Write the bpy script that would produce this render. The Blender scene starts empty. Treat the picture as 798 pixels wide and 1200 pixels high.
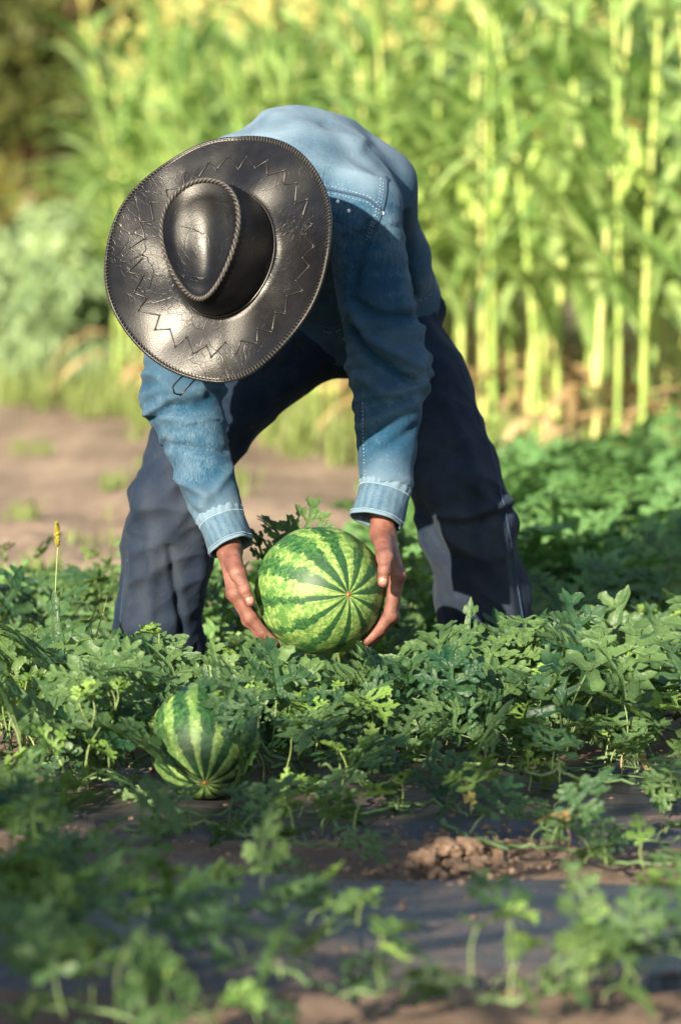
import bpy, bmesh, math, random
import numpy as np
from mathutils import Vector, Matrix, Quaternion, noise as mnoise
from mathutils.bvhtree import BVHTree

R = math.radians
PI = math.pi
rnd = random.Random(7)
scene = bpy.context.scene
COL = scene.collection

# ------------------------------------------------------------------ camera
CAM_H = 0.97
FPX = 4500.0                      # focal length in pixels of the 798 x 1200 photograph
PITCH = math.atan(360 / FPX)
cam_d = bpy.data.cameras.new('camera')
cam = bpy.data.objects.new('camera', cam_d)
COL.objects.link(cam)
cam.location = (0, 0, CAM_H)
cam.rotation_euler = (PI / 2 - PITCH, 0, 0)
cam_d.sensor_fit = 'VERTICAL'
cam_d.sensor_height = 36
cam_d.sensor_width = 24
cam_d.lens = 135
cam_d.clip_start = 0.05
cam_d.clip_end = 2000
cam_d.dof.use_dof = True
cam_d.dof.focus_distance = 6.72
cam_d.dof.aperture_fstop = 3.4
scene.camera = cam

# ------------------------------------------------------------------ light
SUN_EL, SUN_AZ = 21.0, 26.0       # azimuth: degrees to the left of straight behind the camera
to_sun = Vector((-math.sin(R(SUN_AZ)) * math.cos(R(SUN_EL)), -math.cos(R(SUN_AZ)) * math.cos(R(SUN_EL)), math.sin(R(SUN_EL))))
world = bpy.data.worlds.new('World')
scene.world = world
world.use_nodes = True
wn = world.node_tree
wn.nodes.clear()
sky = wn.nodes.new('ShaderNodeTexSky')
sky.sky_type = 'NISHITA'
sky.sun_disc = False
sky.sun_elevation = R(SUN_EL)
sky.sun_rotation = math.atan2(to_sun.x, to_sun.y)
sky.air_density = 1.3
sky.dust_density = 1.0
sky.ozone_density = 1.5
bg = wn.nodes.new('ShaderNodeBackground')
bg.inputs['Strength'].default_value = 0.072
wo = wn.nodes.new('ShaderNodeOutputWorld')
wn.links.new(sky.outputs[0], bg.inputs[0])
wn.links.new(bg.outputs[0], wo.inputs[0])
sun_d = bpy.data.lights.new('sun', 'SUN')
sun_d.energy = 5.0
sun_d.angle = R(0.55)
sun_d.color = (1.0, 0.87, 0.66)
sun = bpy.data.objects.new('sun', sun_d)
COL.objects.link(sun)
sun.rotation_euler = to_sun.to_track_quat('Z', 'Y').to_euler()
scene.view_settings.view_transform = 'Standard'
scene.view_settings.look = 'None'
scene.view_settings.exposure = 1.78
scene.view_settings.gamma = 1.0
scene.render.engine = 'CYCLES'
scene.cycles.use_denoising = True
scene.cycles.max_bounces = 6
scene.cycles.diffuse_bounces = 3
scene.cycles.transmission_bounces = 3
scene.cycles.glossy_bounces = 2

# ------------------------------------------------------------------ helpers
F_ = Vector((0, math.cos(PITCH), -math.sin(PITCH)))
U_ = Vector((0, math.sin(PITCH), math.cos(PITCH)))
CAMP = Vector((0, 0, CAM_H))
def ray(px, py):
    return F_ + Vector((1, 0, 0)) * ((px - 399) / FPX) + U_ * ((600 - py) / FPX)
def P(px, py, d):
    r = ray(px, py)
    return CAMP + r * (d / r.y)
def G(px, py, z=0.0):
    r = ray(px, py)
    return CAMP + r * ((z - CAM_H) / r.z)
def proj(p):
    q = Vector(p) - CAMP
    f = q.dot(F_)
    return 399 + FPX * q.x / f, 600 - FPX * q.dot(U_) / f, q.y

ORG = {}
def org(o):
    return ORG.get(o.name, Vector((0, 0, 0)))
def props(o, label=None, cat=None, group=None, kind=None):
    if label: o['label'] = label
    if cat: o['category'] = cat
    if group: o['group'] = group
    if kind: o['kind'] = kind
    return o
def empty(name, loc, label, cat, group=None):
    o = bpy.data.objects.new(name, None)
    COL.objects.link(o)
    o.location = loc
    o.empty_display_size = 0.05
    ORG[o.name] = Vector(loc)
    return props(o, label, cat, group)
def mesh(name, verts, faces, mat=None, smooth=True):
    me = bpy.data.meshes.new(name)
    if isinstance(faces, np.ndarray):
        v = np.asarray(verts, np.float32)
        n, k = faces.shape
        me.vertices.add(len(v)); me.vertices.foreach_set('co', v.ravel())
        me.loops.add(n * k); me.loops.foreach_set('vertex_index', faces.astype(np.int32).ravel())
        me.polygons.add(n)
        me.polygons.foreach_set('loop_start', (np.arange(n) * k).astype(np.int32))
        me.update(calc_edges=True)
    else:
        me.from_pydata([tuple(v) for v in verts], [], [tuple(f) for f in faces])
        me.update()
    if smooth:
        me.polygons.foreach_set('use_smooth', np.ones(len(me.polygons), dtype=bool))
    if mat: me.materials.append(mat)
    return me
def attr(me, name, vals):
    a = me.attributes.new(name, 'FLOAT', 'POINT')
    a.data.foreach_set('value', np.asarray(vals, np.float32))
def link(name, me, parent=None, at=None):
    """link a mesh whose vertices are world coordinates (at=None) or local about `at` in world"""
    o = bpy.data.objects.new(name, me)
    COL.objects.link(o)
    po = org(parent) if parent else Vector((0, 0, 0))
    if parent: o.parent = parent
    w = Vector(at) if at is not None else Vector((0, 0, 0))
    o.location = w - po
    ORG[o.name] = w
    return o
def copy_tree(o, parent=None):
    c = o.copy()
    COL.objects.link(c)
    if parent is not None:
        c.parent = parent
    for ch in o.children:
        copy_tree(ch, c)
    return c

class MB:
    """collects verts / faces (and a float attribute)"""
    def __init__(s): s.v = []; s.f = []; s.a = []
    def add(s, v, f, a=0.0):
        n = len(s.v)
        s.v += [tuple(x) for x in v]
        s.f += [tuple(i + n for i in q) for q in f]
        s.a += (list(a) if hasattr(a, '__len__') else [a] * len(v))
    def tube(s, pts, rad, n=6, cap=True, a=0.0, flat=1.0):
        pts = [Vector(p) for p in pts]
        rad = rad if hasattr(rad, '__len__') else [rad] * len(pts)
        vs = []; fs = []
        t0 = (pts[1] - pts[0]).normalized()
        up = Vector((0, 0, 1)) if abs(t0.z) < 0.9 else Vector((1, 0, 0))
        x = t0.cross(up).normalized()
        for i, p in enumerate(pts):
            t = (pts[min(i + 1, len(pts) - 1)] - pts[max(i - 1, 0)])
            if t.length < 1e-9: t = t0
            t.normalize()
            x = (x - t * x.dot(t)).normalized()
            y = t.cross(x)
            for k in range(n):
                an = 2 * PI * k / n
                vs.append(p + (x * math.cos(an) + y * math.sin(an) * flat) * rad[i])
        for i in range(len(pts) - 1):
            for k in range(n):
                fs.append((i * n + k, i * n + (k + 1) % n, (i + 1) * n + (k + 1) % n, (i + 1) * n + k))
        if cap:
            fs.append(tuple(range(n - 1, -1, -1)))
            m = (len(pts) - 1) * n
            fs.append(tuple(range(m, m + n)))
        s.add(vs, fs, a)
    def ball(s, c, r, rx=(1, 1, 1), nu=6, nv=4, rot=None):
        vs = []; fs = []
        for j in range(nv + 1):
            th = PI * j / nv
            for k in range(nu):
                ph = 2 * PI * k / nu
                q = Vector((math.sin(th) * math.cos(ph) * rx[0], math.sin(th) * math.sin(ph) * rx[1], math.cos(th) * rx[2])) * r
                if rot: q = rot @ q
                vs.append(Vector(c) + q)
        for j in range(nv):
            for k in range(nu):
                fs.append((j * nu + k, (j + 1) * nu + k, (j + 1) * nu + (k + 1) % nu, j * nu + (k + 1) % nu))
        s.add(vs, fs)
    def build(s, name, mat, parent=None, at=None, smooth=True, local=False, attrname=None):
        w = Vector(at) if at is not None else (org(parent) if parent else Vector((0, 0, 0)))
        v = s.v if local else [(x[0] - w.x, x[1] - w.y, x[2] - w.z) for x in s.v]
        me = mesh(name, v, s.f, mat, smooth)
        if attrname: attr(me, attrname, s.a)
        return link(name, me, parent, w)

def spline(pts, n=8):
    """Catmull-Rom through points"""
    pts = [Vector(p) for p in pts]
    q = [pts[0] * 2 - pts[1]] + pts + [pts[-1] * 2 - pts[-2]]
    out = []
    for i in range(1, len(q) - 2):
        for k in range(n):
            t = k / n
            a, b, c, d = q[i - 1], q[i], q[i + 1], q[i + 2]
            out.append(0.5 * ((2 * b) + (c - a) * t + (2 * a - 5 * b + 4 * c - d) * t * t + (3 * b - a - 3 * c + d) * t ** 3))
    out.append(pts[-1])
    return out

# ------------------------------------------------------------------ materials
class NT:
    def __init__(s, name):
        s.m = bpy.data.materials.new(name)
        s.m.use_nodes = True
        s.t = s.m.node_tree
        s.t.nodes.clear()
        s.out = s.n('ShaderNodeOutputMaterial')
    def n(s, typ, **kw):
        nd = s.t.nodes.new(typ)
        for k, v in kw.items():
            if k in nd.inputs: s.set(nd.inputs[k], v)
            else: setattr(nd, k, v)
        return nd
    def set(s, sock, v):
        if isinstance(v, bpy.types.NodeSocket): s.t.links.new(v, sock)
        elif isinstance(v, bpy.types.Node): s.t.links.new(v.outputs[0], sock)
        elif sock.type == 'RGBA' and len(v) == 3: sock.default_value = (*v, 1)
        else: sock.default_value = v
    def coord(s, kind='Object', scale=(1, 1, 1), rot=(0, 0, 0)):
        tc = s.n('ShaderNodeTexCoord')
        mp = s.n('ShaderNodeMapping')
        s.t.links.new(tc.outputs[kind], mp.inputs[0])
        mp.inputs['Scale'].default_value = scale
        mp.inputs['Rotation'].default_value = rot
        return mp.outputs[0]
    def noise(s, vec, scale, detail=4, rough=0.55, dist=0.0):
        nd = s.n('ShaderNodeTexNoise')
        s.set(nd.inputs['Vector'], vec)
        nd.inputs['Scale'].default_value = scale
        nd.inputs['Detail'].default_value = detail
        nd.inputs['Roughness'].default_value = rough
        nd.inputs['Distortion'].default_value = dist
        return nd.outputs[0]
    def math(s, op, a, b=0.0, c=None, clamp=False):
        nd = s.n('ShaderNodeMath', operation=op)
        nd.use_clamp = clamp
        s.set(nd.inputs[0], a); s.set(nd.inputs[1], b)
        if c is not None: s.set(nd.inputs[2], c)
        return nd.outputs[0]
    def ramp(s, fac, stops):
        nd = s.n('ShaderNodeValToRGB')
        s.set(nd.inputs[0], fac)
        e = nd.color_ramp.elements
        while len(e) < len(stops): e.new(0.5)
        for i, (p, c) in enumerate(stops):
            e[i].position = p
            e[i].color = (*c, 1) if hasattr(c, '__len__') else (c, c, c, 1)
        return nd.outputs[0]
    def mix(s, fac, a, b, blend='MIX'):
        nd = s.n('ShaderNodeMix', data_type='RGBA', blend_type=blend)
        s.set(nd.inputs[0], fac)
        s.set(nd.inputs[6], a); s.set(nd.inputs[7], b)
        return nd.outputs[2]
    def bump(s, h, strength=0.5, dist=0.01, normal=None):
        nd = s.n('ShaderNodeBump')
        s.set(nd.inputs['Height'], h)
        nd.inputs['Strength'].default_value = strength
        nd.inputs['Distance'].default_value = dist
        if normal is not None: s.set(nd.inputs['Normal'], normal)
        return nd.outputs[0]
    def bsdf(s, color, rough=0.6, spec=0.4, normal=None, **kw):
        nd = s.n('ShaderNodeBsdfPrincipled')
        s.set(nd.inputs['Base Color'], color)
        s.set(nd.inputs['Roughness'], rough)
        nd.inputs['Specular IOR Level'].default_value = spec
        if normal is not None: s.set(nd.inputs['Normal'], normal)
        for k, v in kw.items(): s.set(nd.inputs[k], v)
        return nd.outputs[0]
    def done(s, sh):
        s.t.links.new(sh, s.out.inputs[0])
        return s.m
    def leafmix(s, color, tcolor, rough, spec, fac, normal=None):
        b = s.bsdf(color, rough, spec, normal)
        t = s.n('ShaderNodeBsdfTranslucent')
        s.set(t.inputs['Color'], tcolor)
        m = s.n('ShaderNodeMixShader')
        s.set(m.inputs[0], fac)
        s.t.links.new(b, m.inputs[1]); s.t.links.new(t.outputs[0], m.inputs[2])
        return m.outputs[0]

def plain(name, c, rough=0.6, spec=0.3, var=0.25, scale=40):
    t = NT(name)
    f = t.noise(t.coord(), scale, 3)
    c1 = tuple(x * (1 - var) for x in c); c2 = tuple(x * (1 + var) for x in c)
    return t.done(t.bsdf(t.ramp(f, [(0.3, c1), (0.7, c2)]), rough, spec))

def leaf_mat(name, c_dark, c_light, vein, trans, tf=0.35, rough=0.45, spec=0.4, crinkle=0.3, cs=90):
    t = NT(name)
    oi = t.n('ShaderNodeObjectInfo')
    co = t.coord('Object')
    f = t.noise(co, 22, 3)
    f2 = t.math('ADD', t.math('MULTIPLY', f, 0.55), t.math('MULTIPLY', oi.outputs['Random'], 0.5))
    base = t.ramp(f2, [(0.2, c_dark), (0.8, c_light)])
    at = t.n('ShaderNodeAttribute', attribute_name='vein')
    vv = t.math('POWER', at.outputs['Fac'], 7.0, clamp=True)
    col = t.mix(t.math('MULTIPLY', vv, 0.65), base, vein)
    h = t.math('ADD', t.math('MULTIPLY', t.noise(co, cs, 2), 1.0), t.math('MULTIPLY', vv, -0.5))
    nm = t.bump(h, crinkle, 0.006)
    rg = t.math('MULTIPLY_ADD', f, 0.25, rough - 0.12)
    return t.done(t.leafmix(col, t.mix(0.5, base, trans, 'MIX'), rg, spec, tf, nm))

M = {}
M['leaf'] = leaf_mat('watermelon_leaf', (0.007, 0.042, 0.024), (0.098, 0.168, 0.058), (0.22, 0.30, 0.12), (0.32, 0.48, 0.03), 0.34, 0.46, 0.34, 0.6)
M['leaf_young'] = leaf_mat('young_watermelon_leaf', (0.09, 0.18, 0.035), (0.19, 0.30, 0.065), (0.34, 0.42, 0.18), (0.30, 0.46, 0.06), 0.33, 0.5, 0.4, 0.4)
M['leaf_dry'] = leaf_mat('dry_leaf', (0.15, 0.105, 0.045), (0.30, 0.24, 0.10), (0.35, 0.28, 0.16), (0.4, 0.28, 0.08), 0.2, 0.7, 0.2, 0.6)
M['vine'] = plain('vine_stem', (0.080, 0.135, 0.055), 0.55, 0.35, 0.3, 30)
M['corn_leaf'] = leaf_mat('corn_leaf', (0.055, 0.16, 0.030), (0.36, 0.50, 0.17), (0.55, 0.6, 0.3), (0.42, 0.60, 0.08), 0.42, 0.30, 0.65, 0.2, 30)
M['corn_dry'] = leaf_mat('dry_corn_leaf', (0.30, 0.20, 0.09), (0.48, 0.36, 0.20), (0.5, 0.4, 0.25), (0.4, 0.3, 0.12), 0.25, 0.7, 0.2, 0.3, 30)
def stalk_mat():
    t = NT('corn_stalk')
    co = t.coord('Object', (8, 8, 3.2))
    f = t.noise(co, 1.6, 3, 0.6)
    oi = t.n('ShaderNodeObjectInfo')
    f = t.math('MULTIPLY_ADD', oi.outputs['Random'], 0.35, t.math('MULTIPLY', f, 0.8))
    return t.done(t.bsdf(t.ramp(f, [(0.32, (0.11, 0.22, 0.05)), (0.52, (0.26, 0.36, 0.08)), (0.72, (0.42, 0.42, 0.15)), (0.88, (0.42, 0.32, 0.19))]), 0.45, 0.4))
M['stalk'] = stalk_mat()
M['husk'] = plain('corn_husk', (0.24, 0.34, 0.08), 0.55, 0.3, 0.2, 25)
M['tassel'] = plain('corn_tassel', (0.46, 0.42, 0.15), 0.8, 0.2, 0.2, 25)
M['silk'] = plain('corn_silk', (0.30, 0.16, 0.06), 0.7, 0.3, 0.2, 25)
M['bush_leaf'] = leaf_mat('bush_leaf', (0.13, 0.22, 0.10), (0.28, 0.37, 0.19), (0.3, 0.36, 0.2), (0.25, 0.35, 0.1), 0.3, 0.5, 0.35, 0.2, 20)
M['tree_leaf'] = leaf_mat('tree_leaf', (0.042, 0.058, 0.013), (0.19, 0.175, 0.04), (0.08, 0.1, 0.03), (0.1, 0.12, 0.02), 0.2, 0.6, 0.3, 0.2, 5)
M['bark'] = plain('bark', (0.16, 0.10, 0.065), 0.9, 0.1, 0.4, 6)
M['grass'] = leaf_mat('grass_blade', (0.09, 0.16, 0.045), (0.25, 0.29, 0.10), (0.3, 0.36, 0.12), (0.35, 0.45, 0.06), 0.35, 0.5, 0.35, 0.1, 20)
M['seed'] = plain('seed_head', (0.20, 0.175, 0.03), 0.85, 0.1, 0.35, 200)
M['straw'] = plain('straw_stem', (0.26, 0.28, 0.11), 0.6, 0.3, 0.15, 60)

def soil_mat():
    t = NT('soil')
    co = t.coord('Object')
    f = t.noise(co, 1.3, 6, 0.6)
    f2 = t.noise(co, 24, 6, 0.7)
    f3 = t.noise(co, 160, 3, 0.7)
    col = t.ramp(f, [(0.3, (0.085, 0.060, 0.044)), (0.50, (0.23, 0.168, 0.122)), (0.75, (0.40, 0.305, 0.225))])
    col = t.mix(0.5, col, t.ramp(f2, [(0.35, (0.075, 0.052, 0.039)), (0.65, (0.36, 0.27, 0.20))]))
    # the tilled bed under the vines is moister and darker than the dry path behind it
    sep = t.n('ShaderNodeSeparateXYZ'); t.t.links.new(co, sep.inputs[0])
    bed = t.math('MULTIPLY_ADD', t.math('SUBTRACT', f, 0.5), 3.0, t.math('SUBTRACT', 8.6, sep.outputs[1]), clamp=True)
    col = t.mix(t.math('MULTIPLY', bed, 0.62), col, (0.085, 0.055, 0.042))
    h = t.math('ADD', t.math('MULTIPLY', f2, 1.0), t.math('MULTIPLY', f3, 0.35))
    nm = t.bump(h, 0.45, 0.012)
    return t.done(t.bsdf(col, 0.95, 0.12, nm))
M['soil'] = soil_mat()
def clod_mat():
    t = NT('clod_soil')
    co = t.coord('Object')
    f = t.noise(co, 60, 6, 0.75); f2 = t.noise(co, 260, 4, 0.75)
    col = t.ramp(t.math('ADD', t.math('MULTIPLY', f, 0.6), t.math('MULTIPLY', f2, 0.4)), [(0.36, (0.12, 0.078, 0.055)), (0.52, (0.24, 0.165, 0.12)), (0.66, (0.38, 0.28, 0.21))])
    return t.done(t.bsdf(col, 0.95, 0.08, t.bump(t.math('ADD', f, f2), 0.9, 0.008)))
M['clod'] = clod_mat()

def film_mat():
    t = NT('mulch_film')
    co = t.coord('Object')
    f = t.noise(co, 3.2, 5, 0.65, 0.6)
    f2 = t.noise(co, 60, 5, 0.75)
    dust = t.math('MULTIPLY', t.ramp(f, [(0.42, 0.06), (0.72, 0.75)]), t.ramp(f2, [(0.34, 0.25), (0.62, 1.0)]))
    col = t.mix(dust, (0.022, 0.024, 0.030), (0.20, 0.14, 0.105))
    rg = t.math('MULTIPLY_ADD', dust, 0.42, 0.36)
    wr = t.noise(t.coord('Object', (3, 14, 3)), 2.0, 4, 0.6, 0.5)
    nm = t.bump(t.math('ADD', t.math('MULTIPLY', wr, 1.0), t.math('MULTIPLY', f2, 0.25)), 0.6, 0.02)
    return t.done(t.bsdf(col, rg, 0.45, nm))
M['film'] = film_mat()

def denim_mat(name, dark, mid, light, wear_lit=0.5, rot=(0, 0, 0)):
    t = NT(name)
    co = t.coord('Object', rot=rot)
    big = t.noise(co, 7, 4, 0.6)
    slub = t.noise(t.coord('Object', (520, 520, 60), rot), 1.0, 2, 0.6)
    fine = t.noise(co, 1100, 2, 0.6)
    mot = t.noise(co, 55, 5, 0.7)
    f = t.math('ADD', t.math('MULTIPLY', big, 0.48), t.math('ADD', t.math('MULTIPLY', slub, 0.32), t.math('MULTIPLY', mot, 0.20)))
    col = t.ramp(f, [(0.34, dark), (0.5, mid), (0.84, light)])
    at = t.n('ShaderNodeAttribute', attribute_name='wear_lit')  # cloth wear together with sunlight painted into the colour
    col = t.mix(t.math('MULTIPLY', at.outputs['Fac'], wear_lit, clamp=True), col, light)
    h = t.math('ADD', t.math('MULTIPLY', fine, 0.4), t.math('ADD', t.math('MULTIPLY', slub, 0.5), t.math('MULTIPLY', mot, 1.2)))
    nm = t.bump(h, 0.55, 0.004)
    return t.done(t.bsdf(col, 0.85, 0.14, nm, **{'Sheen Weight': 0.03, 'Sheen Roughness': 0.4}))
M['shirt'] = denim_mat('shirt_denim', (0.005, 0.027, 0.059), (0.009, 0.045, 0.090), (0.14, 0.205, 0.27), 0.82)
M['jeans'] = denim_mat('jeans_denim', (0.0018, 0.0065, 0.018), (0.0042, 0.0125, 0.031), (0.038, 0.046, 0.064), 0.62)
M['thread'] = plain('stitch_thread', (0.26, 0.34, 0.43), 0.8, 0.2, 0.2, 300)
M['thread_dark'] = plain('seam_thread', (0.022, 0.045, 0.08), 0.8, 0.2, 0.2, 300)
M['metal'] = plain('snap_metal', (0.6, 0.6, 0.62), 0.3, 0.6, 0.1, 100)
M['shoe'] = plain('shoe_leather', (0.05, 0.04, 0.032), 0.6, 0.4, 0.3, 60)

def skin_mat():
    t = NT('skin')
    co = t.coord('Object')
    f = t.noise(co, 42, 5, 0.65)
    f2 = t.noise(co, 14, 3)
    col = t.ramp(f, [(0.3, (0.036, 0.015, 0.012)), (0.5, (0.088, 0.040, 0.031)), (0.72, (0.165, 0.088, 0.069))])
    col = t.mix(t.math('MULTIPLY', f2, 0.35), col, (0.40, 0.15, 0.11))
    cr = t.noise(t.coord('Object', (60, 60, 260)), 1.0, 4, 0.7)
    v = t.n('ShaderNodeTexVoronoi', feature='DISTANCE_TO_EDGE')
    t.set(v.inputs['Vector'], co); v.inputs['Scale'].default_value = 420
    h = t.math('ADD', t.math('MULTIPLY', cr, 1.0), t.math('MULTIPLY', v.outputs[0], 0.9))
    nm = t.bump(h, 0.5, 0.0022)
    return t.done(t.bsdf(col, 0.52, 0.4, nm, **{'Subsurface Weight': 0.12, 'Subsurface Radius': (0.012, 0.005, 0.003), 'Subsurface Scale': 0.5}))
M['skin'] = skin_mat()
M['nail'] = plain('nail', (0.25, 0.135, 0.105), 0.4, 0.5, 0.08, 80)
M['hair'] = plain('hair', (0.05, 0.045, 0.042), 0.6, 0.3, 0.5, 200)

def leather_mat(name, base=(0.0035, 0.0035, 0.005), rough=0.355, crack=1.0):
    t = NT(name)
    co = t.coord('Object')
    wob = t.noise(co, 16, 3)
    wv = t.n('ShaderNodeVectorMath', operation='MULTIPLY_ADD')
    nz = t.n('ShaderNodeTexNoise'); t.set(nz.inputs['Vector'], co); nz.inputs['Scale'].default_value = 22; nz.inputs['Detail'].default_value = 3
    t.set(wv.inputs[0], nz.outputs['Color']); wv.inputs[1].default_value = (0.035, 0.035, 0.035); t.set(wv.inputs[2], co)
    v1 = t.n('ShaderNodeTexVoronoi', feature='DISTANCE_TO_EDGE'); t.set(v1.inputs['Vector'], wv.outputs[0]); v1.inputs['Scale'].default_value = 17
    v2 = t.n('ShaderNodeTexVoronoi', feature='DISTANCE_TO_EDGE'); t.set(v2.inputs['Vector'], wv.outputs[0]); v2.inputs['Scale'].default_value = 85
    l1 = t.ramp(v1.outputs[0], [(0.0, 0.0), (0.02, 1.0)])
    l2 = t.ramp(v2.outputs[0], [(0.0, 0.55), (0.03, 1.0)])
    msk = t.ramp(t.noise(co, 9, 3, 0.6, 0.5), [(0.44, 0.0), (0.62, 1.0)])
    lines = t.mix(msk, (1, 1, 1), t.mix(1.0, l1, l2, 'MULTIPLY'))
    grain = t.noise(co, 420, 3)
    und = t.noise(co, 8.5, 1.5, 0.45)
    h = t.math('ADD', t.math('MULTIPLY', lines, 0.16 * crack), t.math('ADD', t.math('MULTIPLY', grain, 0.10), t.math('MULTIPLY', und, 3.2)))
    nm = t.bump(h, 0.62, 0.0045)
    dusty = t.noise(co, 60, 5, 0.7)
    col = t.mix(t.ramp(dusty, [(0.45, 0.0), (0.75, 0.6)]), base, (0.007, 0.0065, 0.007))
    col = t.mix(lines, (0.006, 0.006, 0.006), col)
    rg = t.math('ADD', t.math('MULTIPLY_ADD', dusty, 0.16, rough - 0.14), t.math('MULTIPLY', t.noise(co, 14, 2), 0.16))
    return t.done(t.bsdf(col, rg, 0.30, nm))
M['leather'] = leather_mat('hat_leather')
M['braid'] = leather_mat('braid_leather', (0.05, 0.046, 0.044), 0.4, 0.2)
M['lace'] = plain('lace_leather', (0.012, 0.011, 0.011), 0.35, 0.5, 0.2, 100)
M['edge_stitch'] = plain('edge_stitch', (0.07, 0.063, 0.056), 0.5, 0.4, 0.3, 200)

def melon_mat(name, n, seed, lt1=(0.075, 0.16, 0.032), lt2=(0.27, 0.35, 0.115), dk=(0.010, 0.040, 0.015), jagk=1.0):
    t = NT(name)
    tc = t.n('ShaderNodeTexCoord')
    sx = t.n('ShaderNodeSeparateXYZ'); t.t.links.new(tc.outputs['Object'], sx.inputs[0])
    co = tc.outputs['Object']
    ang = t.math('ARCTAN2', sx.outputs[1], sx.outputs[0])
    rr = t.math('SQRT', t.math('ADD', t.math('MULTIPLY', sx.outputs[0], sx.outputs[0]), t.math('MULTIPLY', sx.outputs[1], sx.outputs[1])))
    jag = t.noise(co, 62, 6, 0.78)
    jag2 = t.noise(co, 15, 3, 0.55)
    amp = t.math('MULTIPLY', rr, 10.0, clamp=True)
    amp2 = t.math('MULTIPLY', amp, amp)
    d1 = t.math('MULTIPLY', t.math('MULTIPLY', t.math('SUBTRACT', jag, 0.5), 7.5 * jagk), amp2)
    d2 = t.math('MULTIPLY', t.math('MULTIPLY', t.math('SUBTRACT', jag2, 0.5), 3.2), amp)
    off = t.math('ADD', d1, d2)
    a_n = t.math('MULTIPLY_ADD', ang, float(n), seed)
    s = t.math('SINE', t.math('ADD', a_n, off))
    s2 = t.math('SINE', t.math('ADD', t.math('MULTIPLY_ADD', ang, float(n * 2 + 1), seed * 2), t.math('MULTIPLY', off, 1.2)))
    s3 = t.math('SINE', t.math('ADD', t.math('MULTIPLY_ADD', ang, 3.0, seed), 0.4))
    st = t.math('ADD', t.math('ADD', t.math('MULTIPLY', s, 0.75), t.math('MULTIPLY', s2, 0.30)), t.math('MULTIPLY', s3, 0.16))
    mask = t.ramp(t.math('MULTIPLY_ADD', st, 0.5, 0.5), [(0.44, 0.0), (0.66, 1.0)])
    mott = t.noise(co, 120, 6, 0.8)
    mid = t.noise(co, 46, 5, 0.7)
    light = t.mix(t.ramp(mott, [(0.42, 0.0), (0.60, 1.0)]), lt1, lt2)
    light = t.mix(t.math('MULTIPLY', t.ramp(mid, [(0.42, 0.0), (0.58, 1.0)]), t.math('MULTIPLY_ADD', amp2, 0.6, 0.25)), light, (0.040, 0.115, 0.026))
    dark = t.mix(t.math('MULTIPLY', t.ramp(mott, [(0.44, 0.0), (0.68, 0.8)]), amp2), dk, (0.07, 0.20, 0.045))
    col = t.mix(mask, light, dark)
    # thin dark thread lines drawn in towards the blossom end
    thr = t.math('ABSOLUTE', t.math('SINE', t.math('ADD', t.math('MULTIPLY_ADD', ang, float(n) / 2 + 0.0, seed * 0.5 + 1.2), t.math('MULTIPLY', d2, 0.5))))
    thl = t.ramp(thr, [(0.0, 1.0), (0.42, 0.0)])
    thl = t.math('MULTIPLY', thl, t.math('SUBTRACT', 1.0, t.math('MULTIPLY', rr, 10.5, clamp=True)))
    col = t.mix(t.math('MULTIPLY', thl, 0.8), col, dk)
    pole = t.ramp(rr, [(0.0, 1.0), (0.0035, 1.0), (0.006, 0.0)])
    col = t.mix(t.math('MULTIPLY', pole, 0.8), col, (0.16, 0.085, 0.03))
    nm = t.bump(t.math('ADD', t.noise(co, 60, 3), t.math('MULTIPLY', mask, -0.4)), 0.16, 0.004)
    return t.done(t.bsdf(col, t.math('MULTIPLY_ADD', mott, 0.3, 0.36), 0.3, nm))
M['melon_a'] = melon_mat('held_melon_rind', 12, 0.6)
M['melon_b'] = melon_mat('ground_melon_rind', 12, 2.2, (0.07, 0.14, 0.032), (0.22, 0.29, 0.10), (0.006, 0.028, 0.011))
M['scar'] = plain('blossom_scar', (0.18, 0.10, 0.04), 0.8, 0.1, 0.3, 300)

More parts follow.
